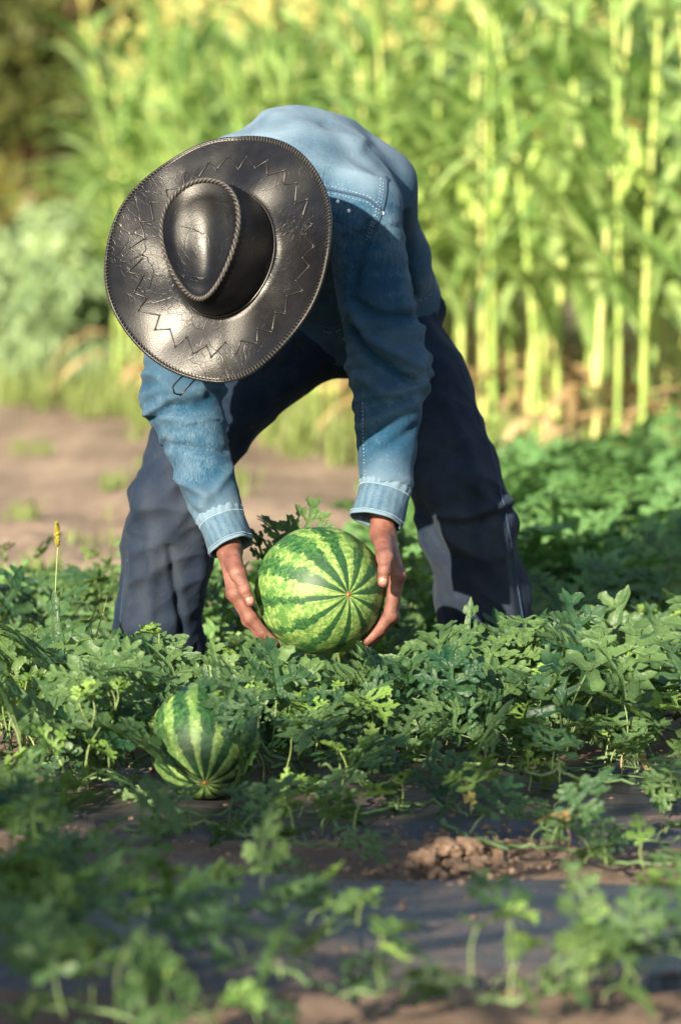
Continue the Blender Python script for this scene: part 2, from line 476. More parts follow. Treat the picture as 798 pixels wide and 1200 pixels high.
# ------------------------------------------------------------------ signed-distance modelling
def smin(a, b, k):
    h = np.clip(0.5 + 0.5 * (b - a) / k, 0, 1)
    return b * (1 - h) + a * h - k * h * (1 - h)
class SDF:
    def __init__(s, lo, hi, h):
        s.lo = np.array(lo, np.float32); s.h = h
        n = np.ceil((np.array(hi) - np.array(lo)) / h).astype(int) + 1
        s.X = (s.lo[0] + h * np.arange(n[0], dtype=np.float32))[:, None, None]
        s.Y = (s.lo[1] + h * np.arange(n[1], dtype=np.float32))[None, :, None]
        s.Z = (s.lo[2] + h * np.arange(n[2], dtype=np.float32))[None, None, :]
        s.D = np.full(tuple(n), 1e3, np.float32)
    def cone(s, a, b, ra, rb, wdir=None, flat=1.0):
        a = Vector(a); b = Vector(b); ab = b - a; L2 = max(ab.length_squared, 1e-9)
        t = np.clip(((s.X - a.x) * ab.x + (s.Y - a.y) * ab.y + (s.Z - a.z) * ab.z) / L2, 0, 1)
        dx = s.X - (a.x + t * ab.x); dy = s.Y - (a.y + t * ab.y); dz = s.Z - (a.z + t * ab.z)
        d2 = dx * dx + dy * dy + dz * dz
        if wdir is not None:
            w = dx * wdir.x + dy * wdir.y + dz * wdir.z
            d2 = np.maximum(d2 - w * w, 0) + (w / flat) ** 2
        return np.sqrt(d2) - (ra + t * (rb - ra))
    def plane(s, p, n):
        return (s.X - p[0]) * n[0] + (s.Y - p[1]) * n[1] + (s.Z - p[2]) * n[2]
    def add(s, d, k=0.02): s.D = smin(s.D, d, k) if k > 0 else np.minimum(s.D, d)
    def cut(s, d): s.D = np.maximum(s.D, d)
    def chain(s, pts, k=0.02, within=0.012):
        """pts: (pos, r[, wdir, flat]); returns union of cones"""
        D = None
        for p, q in zip(pts[:-1], pts[1:]):
            wd = p[2] if len(p) > 2 else None
            d = s.cone(p[0], q[0], p[1], q[1], wd, p[3] if len(p) > 3 else 1.0)
            D = d if D is None else smin(D, d, within)
        s.add(D, k)
    def mesh(s):
        D = s.D; ins = D < 0
        nx, ny, nz = D.shape
        c = [ins[i:nx - 1 + i, j:ny - 1 + j, k:nz - 1 + k] for i in (0, 1) for j in (0, 1) for k in (0, 1)]
        cnt = sum(x.astype(np.int8) for x in c)
        I, J, K = np.nonzero((cnt > 0) & (cnt < 8))
        idx = np.full((nx - 1, ny - 1, nz - 1), -1, np.int32)
        idx[I, J, K] = np.arange(len(I))
        val = {}
        for i in (0, 1):
            for j in (0, 1):
                for k in (0, 1): val[i, j, k] = D[I + i, J + j, K + k]
        acc = np.zeros((len(I), 3), np.float32); num = np.zeros(len(I), np.float32)
        cs = list(val)
        for a in cs:
            for ax in range(3):
                if a[ax]: continue
                b = list(a); b[ax] = 1; b = tuple(b)
                va, vb = val[a], val[b]
                m = (va < 0) != (vb < 0)
                t = np.where(m, va / np.where(m, va - vb, 1), 0)
                p = np.zeros((len(I), 3), np.float32)
                for x in range(3): p[:, x] = a[x]
                p[:, ax] += t
                acc += p * m[:, None]; num += m
        v = (acc / num[:, None] + np.stack([I, J, K], 1)) * s.h + s.lo
        quads = []
        for ax in range(3):
            sl0 = [slice(None)] * 3; sl1 = [slice(None)] * 3
            sl0[ax] = slice(0, -1); sl1[ax] = slice(1, None)
            a = ins[tuple(sl0)]; b = ins[tuple(sl1)]
            E = np.stack(np.nonzero(a != b), 1)
            u, w = [(1, 2), (2, 0), (0, 1)][ax]
            ok = (E[:, u] > 0) & (E[:, w] > 0) & (E[:, u] < D.shape[u] - 1) & (E[:, w] < D.shape[w] - 1)
            E = E[ok]
            fl = a[tuple(E.T)]
            q = []
            for du, dw in ((-1, -1), (0, -1), (0, 0), (-1, 0)):
                e = E.copy(); e[:, u] += du; e[:, w] += dw
                q.append(idx[tuple(e.T)])
            q = np.stack(q, 1)
            q[~fl] = q[~fl][:, ::-1]
            quads.append(q)
        return v, np.concatenate(quads)
def normals(v, q):
    n = np.cross(v[q[:, 2]] - v[q[:, 0]], v[q[:, 3]] - v[q[:, 1]])
    N = np.zeros_like(v)
    for k in range(4): np.add.at(N, q[:, k], n)
    return N / np.maximum(np.linalg.norm(N, axis=1, keepdims=True), 1e-9)
def relax(v, q, it=2, lam=0.5):
    e = np.concatenate([q[:, [0, 1]], q[:, [1, 2]], q[:, [2, 3]], q[:, [3, 0]]])
    for _ in range(it):
        S = np.zeros_like(v); C = np.zeros(len(v), np.float32)
        np.add.at(S, e[:, 0], v[e[:, 1]]); np.add.at(S, e[:, 1], v[e[:, 0]])
        np.add.at(C, e[:, 0], 1); np.add.at(C, e[:, 1], 1)
        v = v + lam * (S / C[:, None] - v)
    return v
def seg_dist(v, a, b):
    a = np.array(a, np.float32); b = np.array(b, np.float32)
    ab = b - a
    t = np.clip(((v - a) @ ab) / max(ab @ ab, 1e-12), 0, 1)
    return np.linalg.norm(v - (a + t[:, None] * ab), axis=1), t
def nz(v, sc, off=0.0):
    sc = np.array(sc) if hasattr(sc, '__len__') else np.array([sc] * 3)
    p = v * sc + off
    f = mnoise.noise
    return np.array([f(x) for x in p.tolist()], np.float32)
def box_of(pts, pad):
    a = np.array([tuple(p) for p in pts])
    return a.min(0) - pad, a.max(0) + pad

# ================================================================== SETTING
# ---- ground: one sheet, finely cut near the camera and reaching past the horizon
def soil_h(x, y):
    n = mnoise.noise
    h = 0.016 * n((x * 1.1, y * 1.1, 0)) + 0.012 * n((x * 4, y * 4, 3)) + 0.006 * n((x * 14, y * 14, 7))
    if y > 8.5: h += (0.045 * n((x * 2.2, y * 1.6, 11)) + 0.03 * n((x * 5, y * 3.5, 21))) * min(1, (y - 8.5))
    return h - 0.012
def graded(lo, hi, step, far, g=1.6):
    a = list(np.arange(lo, hi + 1e-6, step))
    s = step; x = a[-1]
    while x < far: s *= g; x += s; a.append(x)
    s = step; x = a[0]; pre = []
    while x > -far: s *= g; x -= s; pre.append(x)
    return np.array(pre[::-1] + a)
gx = graded(-2.6, 2.6, 0.035, 900); gy = graded(3.6, 12.0, 0.035, 1200)
gv = np.zeros((len(gx), len(gy), 3), np.float32)
for i, x in enumerate(gx):
    for j, y in enumerate(gy):
        inside = abs(x) < 6 and 1 < y < 30
        gv[i, j] = (x, y, soil_h(x, y) if inside else -0.012)
ii = np.arange(len(gx) * len(gy)).reshape(len(gx), len(gy))
gq = np.stack([ii[:-1, :-1], ii[1:, :-1], ii[1:, 1:], ii[:-1, 1:]], -1).reshape(-1, 4)
o = link('ground', mesh('ground', gv.reshape(-1, 3), gq, M['soil']))
props(o, 'dry brown field soil under the vines', kind='structure')

# ---- black plastic mulch film laid over the bed in two strips
def film(x0, x1, y0, y1, seed, slope, label):
    nx, ny = 190, 60
    v = np.zeros((nx, ny, 3), np.float32)
    for i in range(nx):
        for j in range(ny):
            u, w = i / (nx - 1), j / (ny - 1)
            x = x0 + (x1 - x0) * u
            e0 = 0.05 * mnoise.noise((x * 1.7, seed, 0)) + 0.02 * mnoise.noise((x * 7, seed, 2))
            e1 = 0.06 * mnoise.noise((x * 1.5, seed + 5, 0)) + 0.025 * mnoise.noise((x * 6, seed, 4))
            y = y0 + e0 + (y1 + e1 - y0 - e0) * w + slope * x
            wr = 0.007 * mnoise.noise((x * 2.2, y * 9, seed)) + 0.0045 * mnoise.noise((x * 6, y * 22, seed + 1)) + 0.004 * abs(mnoise.noise((x * 11, y * 15, seed + 2)))
            edge = min(1, min(w, 1 - w) * 9, min(u, 1 - u) * 20)
            v[i, j] = (x, y, soil_h(x, y) * 0.6 + 0.010 * edge + wr * edge - 0.016 * (1 - edge))
    ii = np.arange(nx * ny).reshape(nx, ny)
    q = np.stack([ii[:-1, :-1], ii[1:, :-1], ii[1:, 1:], ii[:-1, 1:]], -1).reshape(-1, 4)
    o = link('mulch_film', mesh('mulch_film', v.reshape(-1, 3), q, M['film']))
    props(o, label, kind='structure')
film(-1.5, 2.2, 5.86, 6.75, 1.3, 0.02, 'black plastic mulch film under the watermelon vines')
film(-1.5, 2.2, 4.70, 5.56, 8.8, -0.05, 'black plastic mulch film in the foreground')

# ---- clods of soil on the edge of the film
clod_bases = []
def clod_mesh(seed, r):
    bm = bmesh.new()
    bmesh.ops.create_icosphere(bm, subdivisions=4, radius=r)
    for v in bm.verts:
        d = v.co.normalized()
        k = 1 + 0.40 * mnoise.noise(d * 1.6 + Vector((seed, 0, 0))) + 0.30 * mnoise.noise(d * 3.6 + Vector((0, seed, 0))) + 0.10 * mnoise.noise(d * 22) + 0.16 * mnoise.noise(d * 10 + Vector((0, 0, seed)))
        v.co = Vector((d.x * 1.15, d.y, d.z * 0.72)) * r * k
    me = bpy.data.meshes.new('soil_clod'); bm.to_mesh(me); bm.free()
    me.polygons.foreach_set('use_smooth', np.ones(len(me.polygons), dtype=bool))
    me.materials.append(M['clod'])
    return me
clods = [(498, 1012, .030, 'large crumbly clod at the left end of the soil heap on the film'), (520, 1003, .034, 'largest crumbly clod in the middle of the soil heap on the film'), (545, 1000, .031, 'rounded clod right of the middle of the soil heap on the film'), (566, 996, .024, 'clod at the right end of the soil heap on the film'),
         (480, 1018, .016, 'small clod that has rolled off the left of the soil heap'), (532, 1014, .015, 'small clod in front of the largest clod of the soil heap'), (584, 1000, .013, 'small clod that has rolled off the right of the soil heap'), (510, 1021, .011, 'pebble-sized clod nearest the camera before the soil heap')]
for i, (px, py, r, lab) in enumerate(clods):
    g = G(px, py)
    o = link('soil_clod', clod_mesh(i * 3.7, r * .68), None, (g.x, g.y, r * 0.24))
    props(o, lab, 'soil clod', 'soil clods heaped on the film')

SHADE_CORN = 30
def shade_corn(i, u):
    row = i % 3
    return (-3.15 + 2.0 * u - 0.5 * row + 0.07 * math.sin(i * 5.1), 0.85 + 1.65 * u - 0.62 * row + 0.08 * math.sin(i * 3.3), -0.01)
# ---- crumbs of soil strewn over film and bed
rg = random.Random(12)
tv = np.array([(1, 0, -.35), (-.5, .87, -.35), (-.5, -.87, -.35), (.55, .5, .3), (-.6, .3, .4), (.1, -.7, .35), (0, 0, .7)], np.float32)
tf = [(0, 1, 3), (1, 2, 4), (2, 0, 5), (3, 1, 4), (4, 2, 5), (5, 0, 3), (3, 4, 6), (4, 5, 6), (5, 3, 6)]
cv = []; cf = []
for i in range(1500):
    if i < 500:
        g = G(rg.gauss(535, 60), 1003 + rg.gauss(0, 14)); x, y = g.x, g.y; r = rg.choice((.002, .003, .004, .006, .009))
    else:
        y = rg.uniform(4.7, 7.2); x = rg.uniform(-.12, .12) * y; r = rg.choice((.002, .002, .003, .004, .006))
    q = np.array(Matrix.Rotation(rg.uniform(0, 6), 3, 'Z') @ Matrix.Rotation(rg.uniform(-.5, .5), 3, 'X'), np.float32)
    v = (tv * np.array([rg.uniform(.7, 1.3), rg.uniform(.7, 1.3), rg.uniform(.6, 1.1)], np.float32)) @ q.T * r + np.array([x, y, soil_h(x, y) * .6 + .010 + r * .2], np.float32)
    n0 = len(cv); cv += v.tolist(); cf += [(a + n0, b_ + n0, c + n0) for a, b_, c in tf]
o = link('soil_crumbs', mesh('soil_crumbs', cv, cf, M['clod'], False)); props(o, 'crumbs of soil strewn over the film and the bed', 'soil crumbs', kind='stuff')
# ---- trees at the far edge of the field
def leaf_cards(n, centers, size, seed):
    rg = np.random.RandomState(seed)
    cs = np.array([c for c, r in centers]); rs = np.array([r for c, r in centers])
    w = rs ** 2.4; idx = rg.choice(len(cs), n, p=w / w.sum())
    d = rg.normal(size=(n, 3)); d /= np.linalg.norm(d, axis=1, keepdims=True)
    rad = rs[idx] * (0.55 + 0.5 * rg.rand(n)) 
    c = cs[idx] + d * rad[:, None] * np.array([1, 1, 0.85])
    a = rg.normal(size=(n, 3)); a /= np.linalg.norm(a, axis=1, keepdims=True)
    b = np.cross(a, rg.normal(size=(n, 3))); b /= np.linalg.norm(b, axis=1, keepdims=True)
    nrm = np.cross(a, b)
    s = (size * (0.6 + 0.8 * rg.rand(n)))[:, None]
    v = np.stack([c - a * s, c - b * s * 0.45 + nrm * s * 0.12, c + a * s - nrm * s * 0.2, c + b * s * 0.45 + nrm * s * 0.12], 1).reshape(-1, 3)
    q = np.arange(n * 4).reshape(n, 4)
    return v, q
def tree(x, y, h, r, seed, label, group, mat, name='tree', cat='tree', trunk_h=0.35, n=3800, size=0.13):
    rr = random.Random(seed)
    t = empty(name, (x, y, 0), label, cat, group)
    mb = MB()
    top = Vector((x + rr.uniform(-.2, .2), y, h * 0.6))
    pts = [Vector((x, y, -0.05)), Vector((x + rr.uniform(-.08, .08), y + .03, h * .2)), Vector((x + rr.uniform(-.12, .12), y, h * .4)), top]
    mb.tube(spline(pts, 4), [0.14 * h / 5 * (1 - i / 16) for i in range(13)], 8)
    cen = [((x, y, h * 0.62), r * 0.6)]
    limbs = []
    for k in range(11):
        a = rr.uniform(0, 2 * PI); q = rr.uniform(0.35, 0.95)
        e = Vector((x + math.cos(a) * r * q, y + math.sin(a) * r * q, h * rr.uniform(trunk_h, 0.95)))
        s = pts[1].lerp(top, rr.uniform(.2, .9))
        limbs.append((s, e))
        cen.append((tuple(e), r * rr.uniform(0.25, 0.45)))
    mb.build('trunk', M['bark'], t)
    for s, e in limbs:
        lb = MB(); lb.tube([s, s.lerp(e, .5) + Vector((0, 0, .1)), e], [0.05 * h / 5, 0.03 * h / 5, 0.012 * h / 5], 5)
        lb.build('limb', M['bark'], t, at=s)
    v, q = leaf_cards(n, cen, size, seed)
    c = np.array([x, y, 0], np.float32)
    o = link('crown', mesh('crown', v - c, q, mat, False), t, (x, y, 0))
    return t
TG = 'dark trees along the far edge of the field'
for i, (px, d, h, r, lab) in enumerate([(-40, 44, 5.6, 1.9, 'dark blurred tree at the far left edge of the field'), (36, 41, 4.2, 1.25, 'dark blurred tree whose reddish trunk shows behind the field'),
                                        (95, 45, 5.2, 1.6, 'dark blurred tree beside the left end of the corn'), (170, 48, 5.6, 1.8, 'dark tree partly hidden behind the left end of the corn'),
                                        (290, 50, 5.4, 2.0, "dark tree behind the corn above the bending person's back"), (430, 47, 5.6, 2.0, 'dark tree behind the corn right of the bending person'),
                                        (580, 49, 5.2, 2.0, 'dark tree behind the middle of the corn on the right'), (740, 46, 5.5, 2.0, 'dark tree behind the corn at the right edge'),
                                        (-230, 46, 5.4, 2.0, 'dark tree outside the picture, first beyond the left edge'), (-430, 44, 5.0, 2.0, 'dark tree outside the picture, second beyond the left edge'), (-640, 47, 5.6, 2.2, 'dark tree outside the picture, third beyond the left edge'), (930, 48, 5.4, 2.1, 'dark tree outside the picture beyond the right edge')]):
    p = P(px, 300, d)
    tree(p.x, p.y, h, r, 11 + i * 5, lab, TG, M['tree_leaf'], trunk_h=0.10 if i not in (1,) else 0.45)
# low pale bushes of another crop on the left
BG = 'pale low bushes at the left of the corn'
for i, (px, d, h, r, lab) in enumerate([(-20, 21.5, .66, .42, 'pale low bush at the left edge behind the bare soil'), (30, 22.6, .74, .46, 'pale low bush second from the left behind the bare soil'), (75, 21.2, .64, .40, 'pale low bush between the left edge and the corn'),
                                        (118, 22.4, .72, .42, 'pale low bush beside the leftmost corn plants'), (10, 26, .85, .5, 'taller pale bush in the second line at the left edge'), (70, 27, .9, .5, 'taller pale bush in the second line left of the corn'), (-40, 30, .9, .6, 'farthest pale bush at the left edge'), (110, 31, .9, .6, 'farthest pale bush left of the corn')]):
    p = P(px, 300, d)
    tree(p.x, p.y, h, r, 101 + i * 7, lab, BG, M['bush_leaf'], 'bush', 'bush', 0.15, 1500, 0.065)

# ---- corn
def strip(path, widths, side, cup=0.12, wav=0.0, seed=0):
    """a blade along a path: three columns, the midrib lower than the edges"""
    vs = []; fs = []; a = []
    n = len(path)
    for i, p in enumerate(path):
        t = (path[min(i + 1, n - 1)] - path[max(0, i - 1)]).normalized()
        sd = (side - t * side.dot(t)).normalized()
        up = sd.cross(t)
        if up.z < 0: up = -up
        w = widths[i]
        z1 = wav * w * math.sin(i * 1.3 + seed); z2 = wav * w * math.sin(i * 1.1 + seed * 2 + 2)
        vs += [p - sd * w + up * (w * cup * 2 + z1), p - sd * w * .5 + up * w * cup * .7, p, p + sd * w * .5 + up * w * cup * .7, p + sd * w + up * (w * cup * 2 + z2)]
        a += [0, .5, 1, .5, 0]
        if i:
            o_ = (i - 1) * 5
            for k in range(4): fs.append((o_ + k, o_ + k + 1, o_ + 6 + k, o_ + 5 + k))
    return vs, fs, a
def corn_proto(seed):
    rr = random.Random(seed)
    t = empty('corn_plant', (0, 0, 0), 'tall corn plant', 'corn plant')
    h = rr.uniform(1.74, 1.98)
    lean = Vector((rr.uniform(-.05, .05), rr.uniform(-.05, .05), 0))
    def ax(z): return Vector((lean.x * z * z, lean.y * z * z, z))
    mb = MB()
    pts = []; rad = []
    nodes = 10
    for i in range(nodes * 3 + 1):
        z = h * i / (nodes * 3)
        pts.append(ax(z)); rad.append((0.0118 - 0.0062 * (z / h)) * (1.22 if i % 3 == 0 else 0.96))
    mb.tube(pts, rad, 8)
    mb.build('stalk', M['stalk'], t)
    base_az = rr.uniform(0, 2 * PI)
    for k in range(13):
        z = h * (0.10 + 0.82 * k / 12) + rr.uniform(-.03, .03)
        az = base_az + k * PI + rr.uniform(-.5, .5)
        d = Vector((math.cos(az), math.sin(az), 0)); sd = Vector((-d.y, d.x, 0))
        L = (0.56 + 0.36 * math.sin(PI * min(1, (k + 1.5) / 10))) * rr.uniform(.85, 1.1)
        el0 = rr.uniform(0.9, 1.25); dr = rr.uniform(1.5, 2.6)
        dry = k < 2
        if dry: el0 = 0.2; dr = 1.6; L *= 0.7
        p = ax(z); path = [p]; n = 13
        tw = rr.uniform(-.35, .35)
        for i in range(n):
            e = el0 - dr * (i / n) ** 1.25
            dd = d * math.cos(e) + Vector((0, 0, math.sin(e))) + sd * tw * (i / n)
            p = p + dd * (L / n); path.append(p)
        W = rr.uniform(.032, .048) * (0.7 if dry else 1)
        ws = [W * (0.35 + 0.65 * min(1, i / 3)) * (1 - (i / n) ** 2.2) + 0.001 for i in range(n + 1)]
        vs, fs, a = strip(path, ws, sd, 0.14, 0.16, rr.uniform(0, 6))
        m = MB(); m.add(vs, fs, a)
        m.build('leaf', M['corn_dry'] if dry else M['corn_leaf'], t, at=ax(z), attrname='vein')
    tb = MB()
    top = ax(h)
    tb.tube([top, top + Vector((0, 0, .22))], [.004, .0015], 5)
    for k in range(8):
        a = rr.uniform(0, 2 * PI); s0 = top + Vector((0, 0, rr.uniform(0, .1))); o_ = rr.uniform(.04, .13)
        pts = [s0, s0 + Vector((math.cos(a) * o_ * .6, math.sin(a) * o_ * .6, .10)), s0 + Vector((math.cos(a) * o_ * 1.5, math.sin(a) * o_ * 1.5, rr.uniform(.09, .17)))]
        tb.tube(spline(pts, 3), [.003, .0038, .0042, .0044, .004, .003, .0015], 5)
    tb.build('tassel', M['tassel'], t, at=top)
    for k in range(1):
        z = h * rr.uniform(.42, .52); az = base_az + rr.uniform(-.5, .5)
        d = Vector((math.cos(az), math.sin(az), 0))
        b0 = ax(z) + d * .012
        eb = MB(); eb.tube([b0, b0 + d * .02 + Vector((0, 0, .05)), b0 + d * .035 + Vector((0, 0, .12)), b0 + d * .05 + Vector((0, 0, .19)), b0 + d * .056 + Vector((0, 0, .22))], [.010, .021, .024, .016, .005], 9)
        eo = eb.build('corn_cob', M['husk'], t, at=b0)
        sb = MB()
        tip = b0 + d * .056 + Vector((0, 0, .215))
        for i in range(9):
            a = rr.uniform(0, 2 * PI)
            sb.tube([tip, tip + Vector((math.cos(a) * .012, math.sin(a) * .012, .03)), tip + Vector((math.cos(a) * .03, math.sin(a) * .03, .025))], .0015, 3)
        sb.build('silk', M['silk'], eo, at=tip)
    return t
protos = [corn_proto(31 + i * 13) for i in range(6)]
used = [False] * len(protos)
corn_spots = []
A0, A1 = Vector((1.42, 12.6, 0)), Vector((-1.22, 19.6, 0))     # near right to far left edge of the corn
rowdir = (A1 - A0).normalized(); rown = Vector((rowdir.y, -rowdir.x, 0))
rowlen = (A1 - A0).length
rc = random.Random(5)
for row in range(8):
    s = -1.2 - row * 0.25
    while s < rowlen + row * 2.4:
        p = A0 + rowdir * (s + rc.uniform(-.06, .06)) + rown * (row * 0.55 + rc.uniform(-.05, .05))
        px, py, d = proj((p.x, p.y, 0.8))
        if 118 + 12 * row < px < 890: corn_spots.append((row, p, px))
        s += 0.21 if row < 3 else 0.27
corn_spots.sort(key=lambda q: (q[0], q[2]))
corn_spots = corn_spots[:296]
ORD = ['first', 'second', 'third', 'fourth', 'fifth', 'sixth', 'seventh', 'eighth', 'ninth', 'tenth', 'eleventh', 'twelfth']
front = [q for q in corn_spots if q[0] == 0]
fl_, fr_ = [q for q in front if q[2] < 335], [q for q in front if q[2] >= 335][::-1]
FRONT = {id(q): (ORD[n] if n < 12 else 'farther') + " front-row corn plant from the left end of the corn" for n, q in enumerate(fl_)}
FRONT.update({id(q): (ORD[n] if n < 12 else 'farther') + ' front-row corn plant with bright stalk from the right edge' for n, q in enumerate(fr_)})
for i, (row, p, px) in enumerate(corn_spots):
    k = rc.randrange(len(protos))
    if not used[k]: o = protos[k]; used[k] = True
    else: o = copy_tree(protos[k])
    o.location = (p.x, p.y, -0.01)
    o.rotation_euler = (rc.uniform(-.05, .05), rc.uniform(-.05, .05), rc.uniform(0, 2 * PI))
    sc = rc.uniform(.92, 1.10); o.scale = (sc, sc, sc * rc.uniform(.95, 1.06))
    o['group'] = 'corn plants of the field behind the person'
    if row == 0:
        o['label'] = FRONT[id(corn_spots[i])]
    elif row < 3:
        o['label'] = 'corn plant just behind the front row ' + ('left of the person' if px < 230 else ("behind the person's hat and back" if px < 470 else 'right of the person'))
    else:
        o['label'] = 'corn plant deep inside the blurred field ' + ('at its left end' if px < 300 else ('in its middle' if px < 550 else 'at its right end'))
# unseen corn added beside and behind the camera to the left, to shade the foreground
for i in range(SHADE_CORN):
    o = copy_tree(protos[i % len(protos)])
    u = i / SHADE_CORN
    o.location = shade_corn(i, u)
    o.rotation_euler = (0, 0, i * 2.4)
    o['group'] = 'unseen corn plants added beside the camera for shade'
    o['label'] = 'unseen corn plant added beside the camera to shade the foreground'

# ---- grass: tufts on the bare soil and along the foot of the corn
def grass_mesh(spots, seed, mat, hmin, hmax, w=0.004):
    rg = random.Random(seed)
    vs = []; fs = []; aa = []
    for (x, y, n, r) in spots:
        for i in range(n):
            a = rg.uniform(0, 2 * PI); q = r * math.sqrt(rg.random())
            b = Vector((x + math.cos(a) * q, y + math.sin(a) * q, soil_h(x, y) if abs(x) < 6 else 0))
            h = rg.uniform(hmin, hmax); a2 = rg.uniform(0, 2 * PI); ln = rg.uniform(.1, .7)
            d = Vector((math.cos(a2), math.sin(a2), 0)); sd = Vector((-d.y, d.x, 0)) * w * rg.uniform(.7, 1.6)
            p1 = b + d * h * ln * .35 + Vector((0, 0, h * .6)); p2 = b + d * h * ln + Vector((0, 0, h * (1 - ln * .3)))
            n0 = len(vs)
            vs += [b - sd, b + sd, p1 + sd * .8, p1 - sd * .8, p2]
            aa += [0, 0, 0, 0, 0]
            fs += [(n0, n0 + 1, n0 + 2, n0 + 3), (n0 + 3, n0 + 2, n0 + 4)]
    me = mesh('grass', vs, fs, mat); attr(me, 'vein', aa)
    return me
sp = []
rg = random.Random(3)
for i in range(170):      # foot of the corn
    s = rg.uniform(-1.5, rowlen + 1); p = A0 + rowdir * s + rown * rg.uniform(-.75, .25)
    sp.append((p.x, p.y, rg.randint(14, 40), rg.uniform(.04, .14)))
o = link('grass', grass_mesh(sp, 4, M['grass'], .06, .24, .0045)); props(o, 'yellow-green grass at the foot of the corn', 'grass', kind='stuff')
sp = []
for i in range(150):      # scattered on the bare soil
    y = rg.uniform(9.2, 19); x = rg.uniform(-.12, .06) * y
    if mnoise.noise((x * .9, y * .5, 1)) + rg.uniform(-.25, .25) > 0.08: sp.append((x, y, rg.randint(8, 40), rg.uniform(.03, .14)))
o = link('grass', grass_mesh(sp, 9, M['grass'], .03, .10, .004)); props(o, 'thin grass tufts scattered on the bare soil', 'grass', kind='stuff')
sp = []
for i in range(500):      # strip far behind
    y = rg.uniform(19.5, 38); x = rg.uniform(-.13, -.01) * y
    sp.append((x, y, rg.randint(20, 40), rg.uniform(.1, .3)))
o = link('grass', grass_mesh(sp, 14, M['bush_leaf'], .10, .35, .012)); props(o, 'yellowish rough grass strip far behind on the left', 'grass', kind='stuff')
# ================================================================== PERSON
FEET_D = 7.42
person = empty('person', (P(395, 820, FEET_D).x, FEET_D, 0), 'person in blue denim shirt and dark jeans bending over to lift a watermelon', 'person')
def linkv(name, v, q, mat, parent):
    c = v.mean(0)
    me = mesh(name, v - c, q, mat)
    return link(name, me, parent, c), me

MC = P(375, 692, 6.85)            # centre of the held melon
MR = 0.1175
# ---- joints
L_SH, L_EL, L_WR = P(228, 248, 6.97), P(214, 462, 6.96), P(262, 622, 6.87)
R_SH, R_EL, R_WR = P(424, 248, 6.98), P(456, 432, 6.97), P(446, 596, 6.87)
HEM, WST, MID, UPP = P(412, 352, 7.44), P(398, 300, 7.33), P(372, 232, 7.18), P(335, 232, 7.00)
wd = (R_SH - L_SH).normalized()
NECK, HEADB = P(312, 262, 6.90), P(282, 302, 6.76)
HAT_N = Vector((-0.36, -0.86, 0.34)).normalized()      # top of the head points this way
HAT_F = Vector((-0.02, -0.25, -1.0)); HAT_F = (HAT_F - HAT_N * HAT_F.dot(HAT_N)).normalized()   # front of the head
HAT_X = HAT_F.cross(HAT_N).normalized()
HAT_C = P(264, 299, 6.62)         # centre of the brim plane
HEAD = HAT_C - HAT_N * 0.055

# ---- body: arms, hands, head, trunk and legs as one skin
def hand(side):
    px, py = 657.0, 657.0
    def M2(ang, rad, dep):        # point around the melon in the vertical plane at depth offset
        return MC + Vector((math.cos(ang) * rad, dep, math.sin(ang) * rad))
    if side == 'L':
        WR = P(268, 640, 6.862)
        mcp_px = [(276, 696), (277, 697), (278, 697), (280, 695)]
        angs = [(R(200), R(215), R(228)), (R(202), R(218), R(231)), (R(201), R(216), R(229)), (R(198), R(210), R(221))]
        th = [P(273, 652, 6.815), P(279, 672, 6.785), P(287, 690, 6.772), P(293, 705, 6.772)]
    else:
        WR = P(448, 622, 6.862)
        mcp_px = [(465, 674), (465, 675), (464, 675), (462, 673)]
        angs = [(R(342), R(327), R(314)), (R(340), R(324), R(310)), (R(341), R(326), R(312)), (R(344), R(331), R(319))]
        th = [P(447, 636, 6.80), P(451, 653, 6.765), P(450, 668, 6.752), P(449, 682, 6.752)]
    deps = [-0.038, -0.016, 0.006, 0.027]
    rads = [0.0112, 0.0115, 0.0108, 0.0094]
    fingers = []
    for i in range(4):
        m = P(mcp_px[i][0], mcp_px[i][1], 6.85 + deps[i])
        pts = [m]
        rr = math.sqrt(MR ** 2 - deps[i] ** 2) + rads[i] * 0.85
        for j, an in enumerate(angs[i]):
            pts.append(M2(an, rr + (0.010, 0.004, 0.0)[j], deps[i] * (1 - 0.06 * j)))
        fingers.append((pts, rads[i]))
    return WR, fingers, th

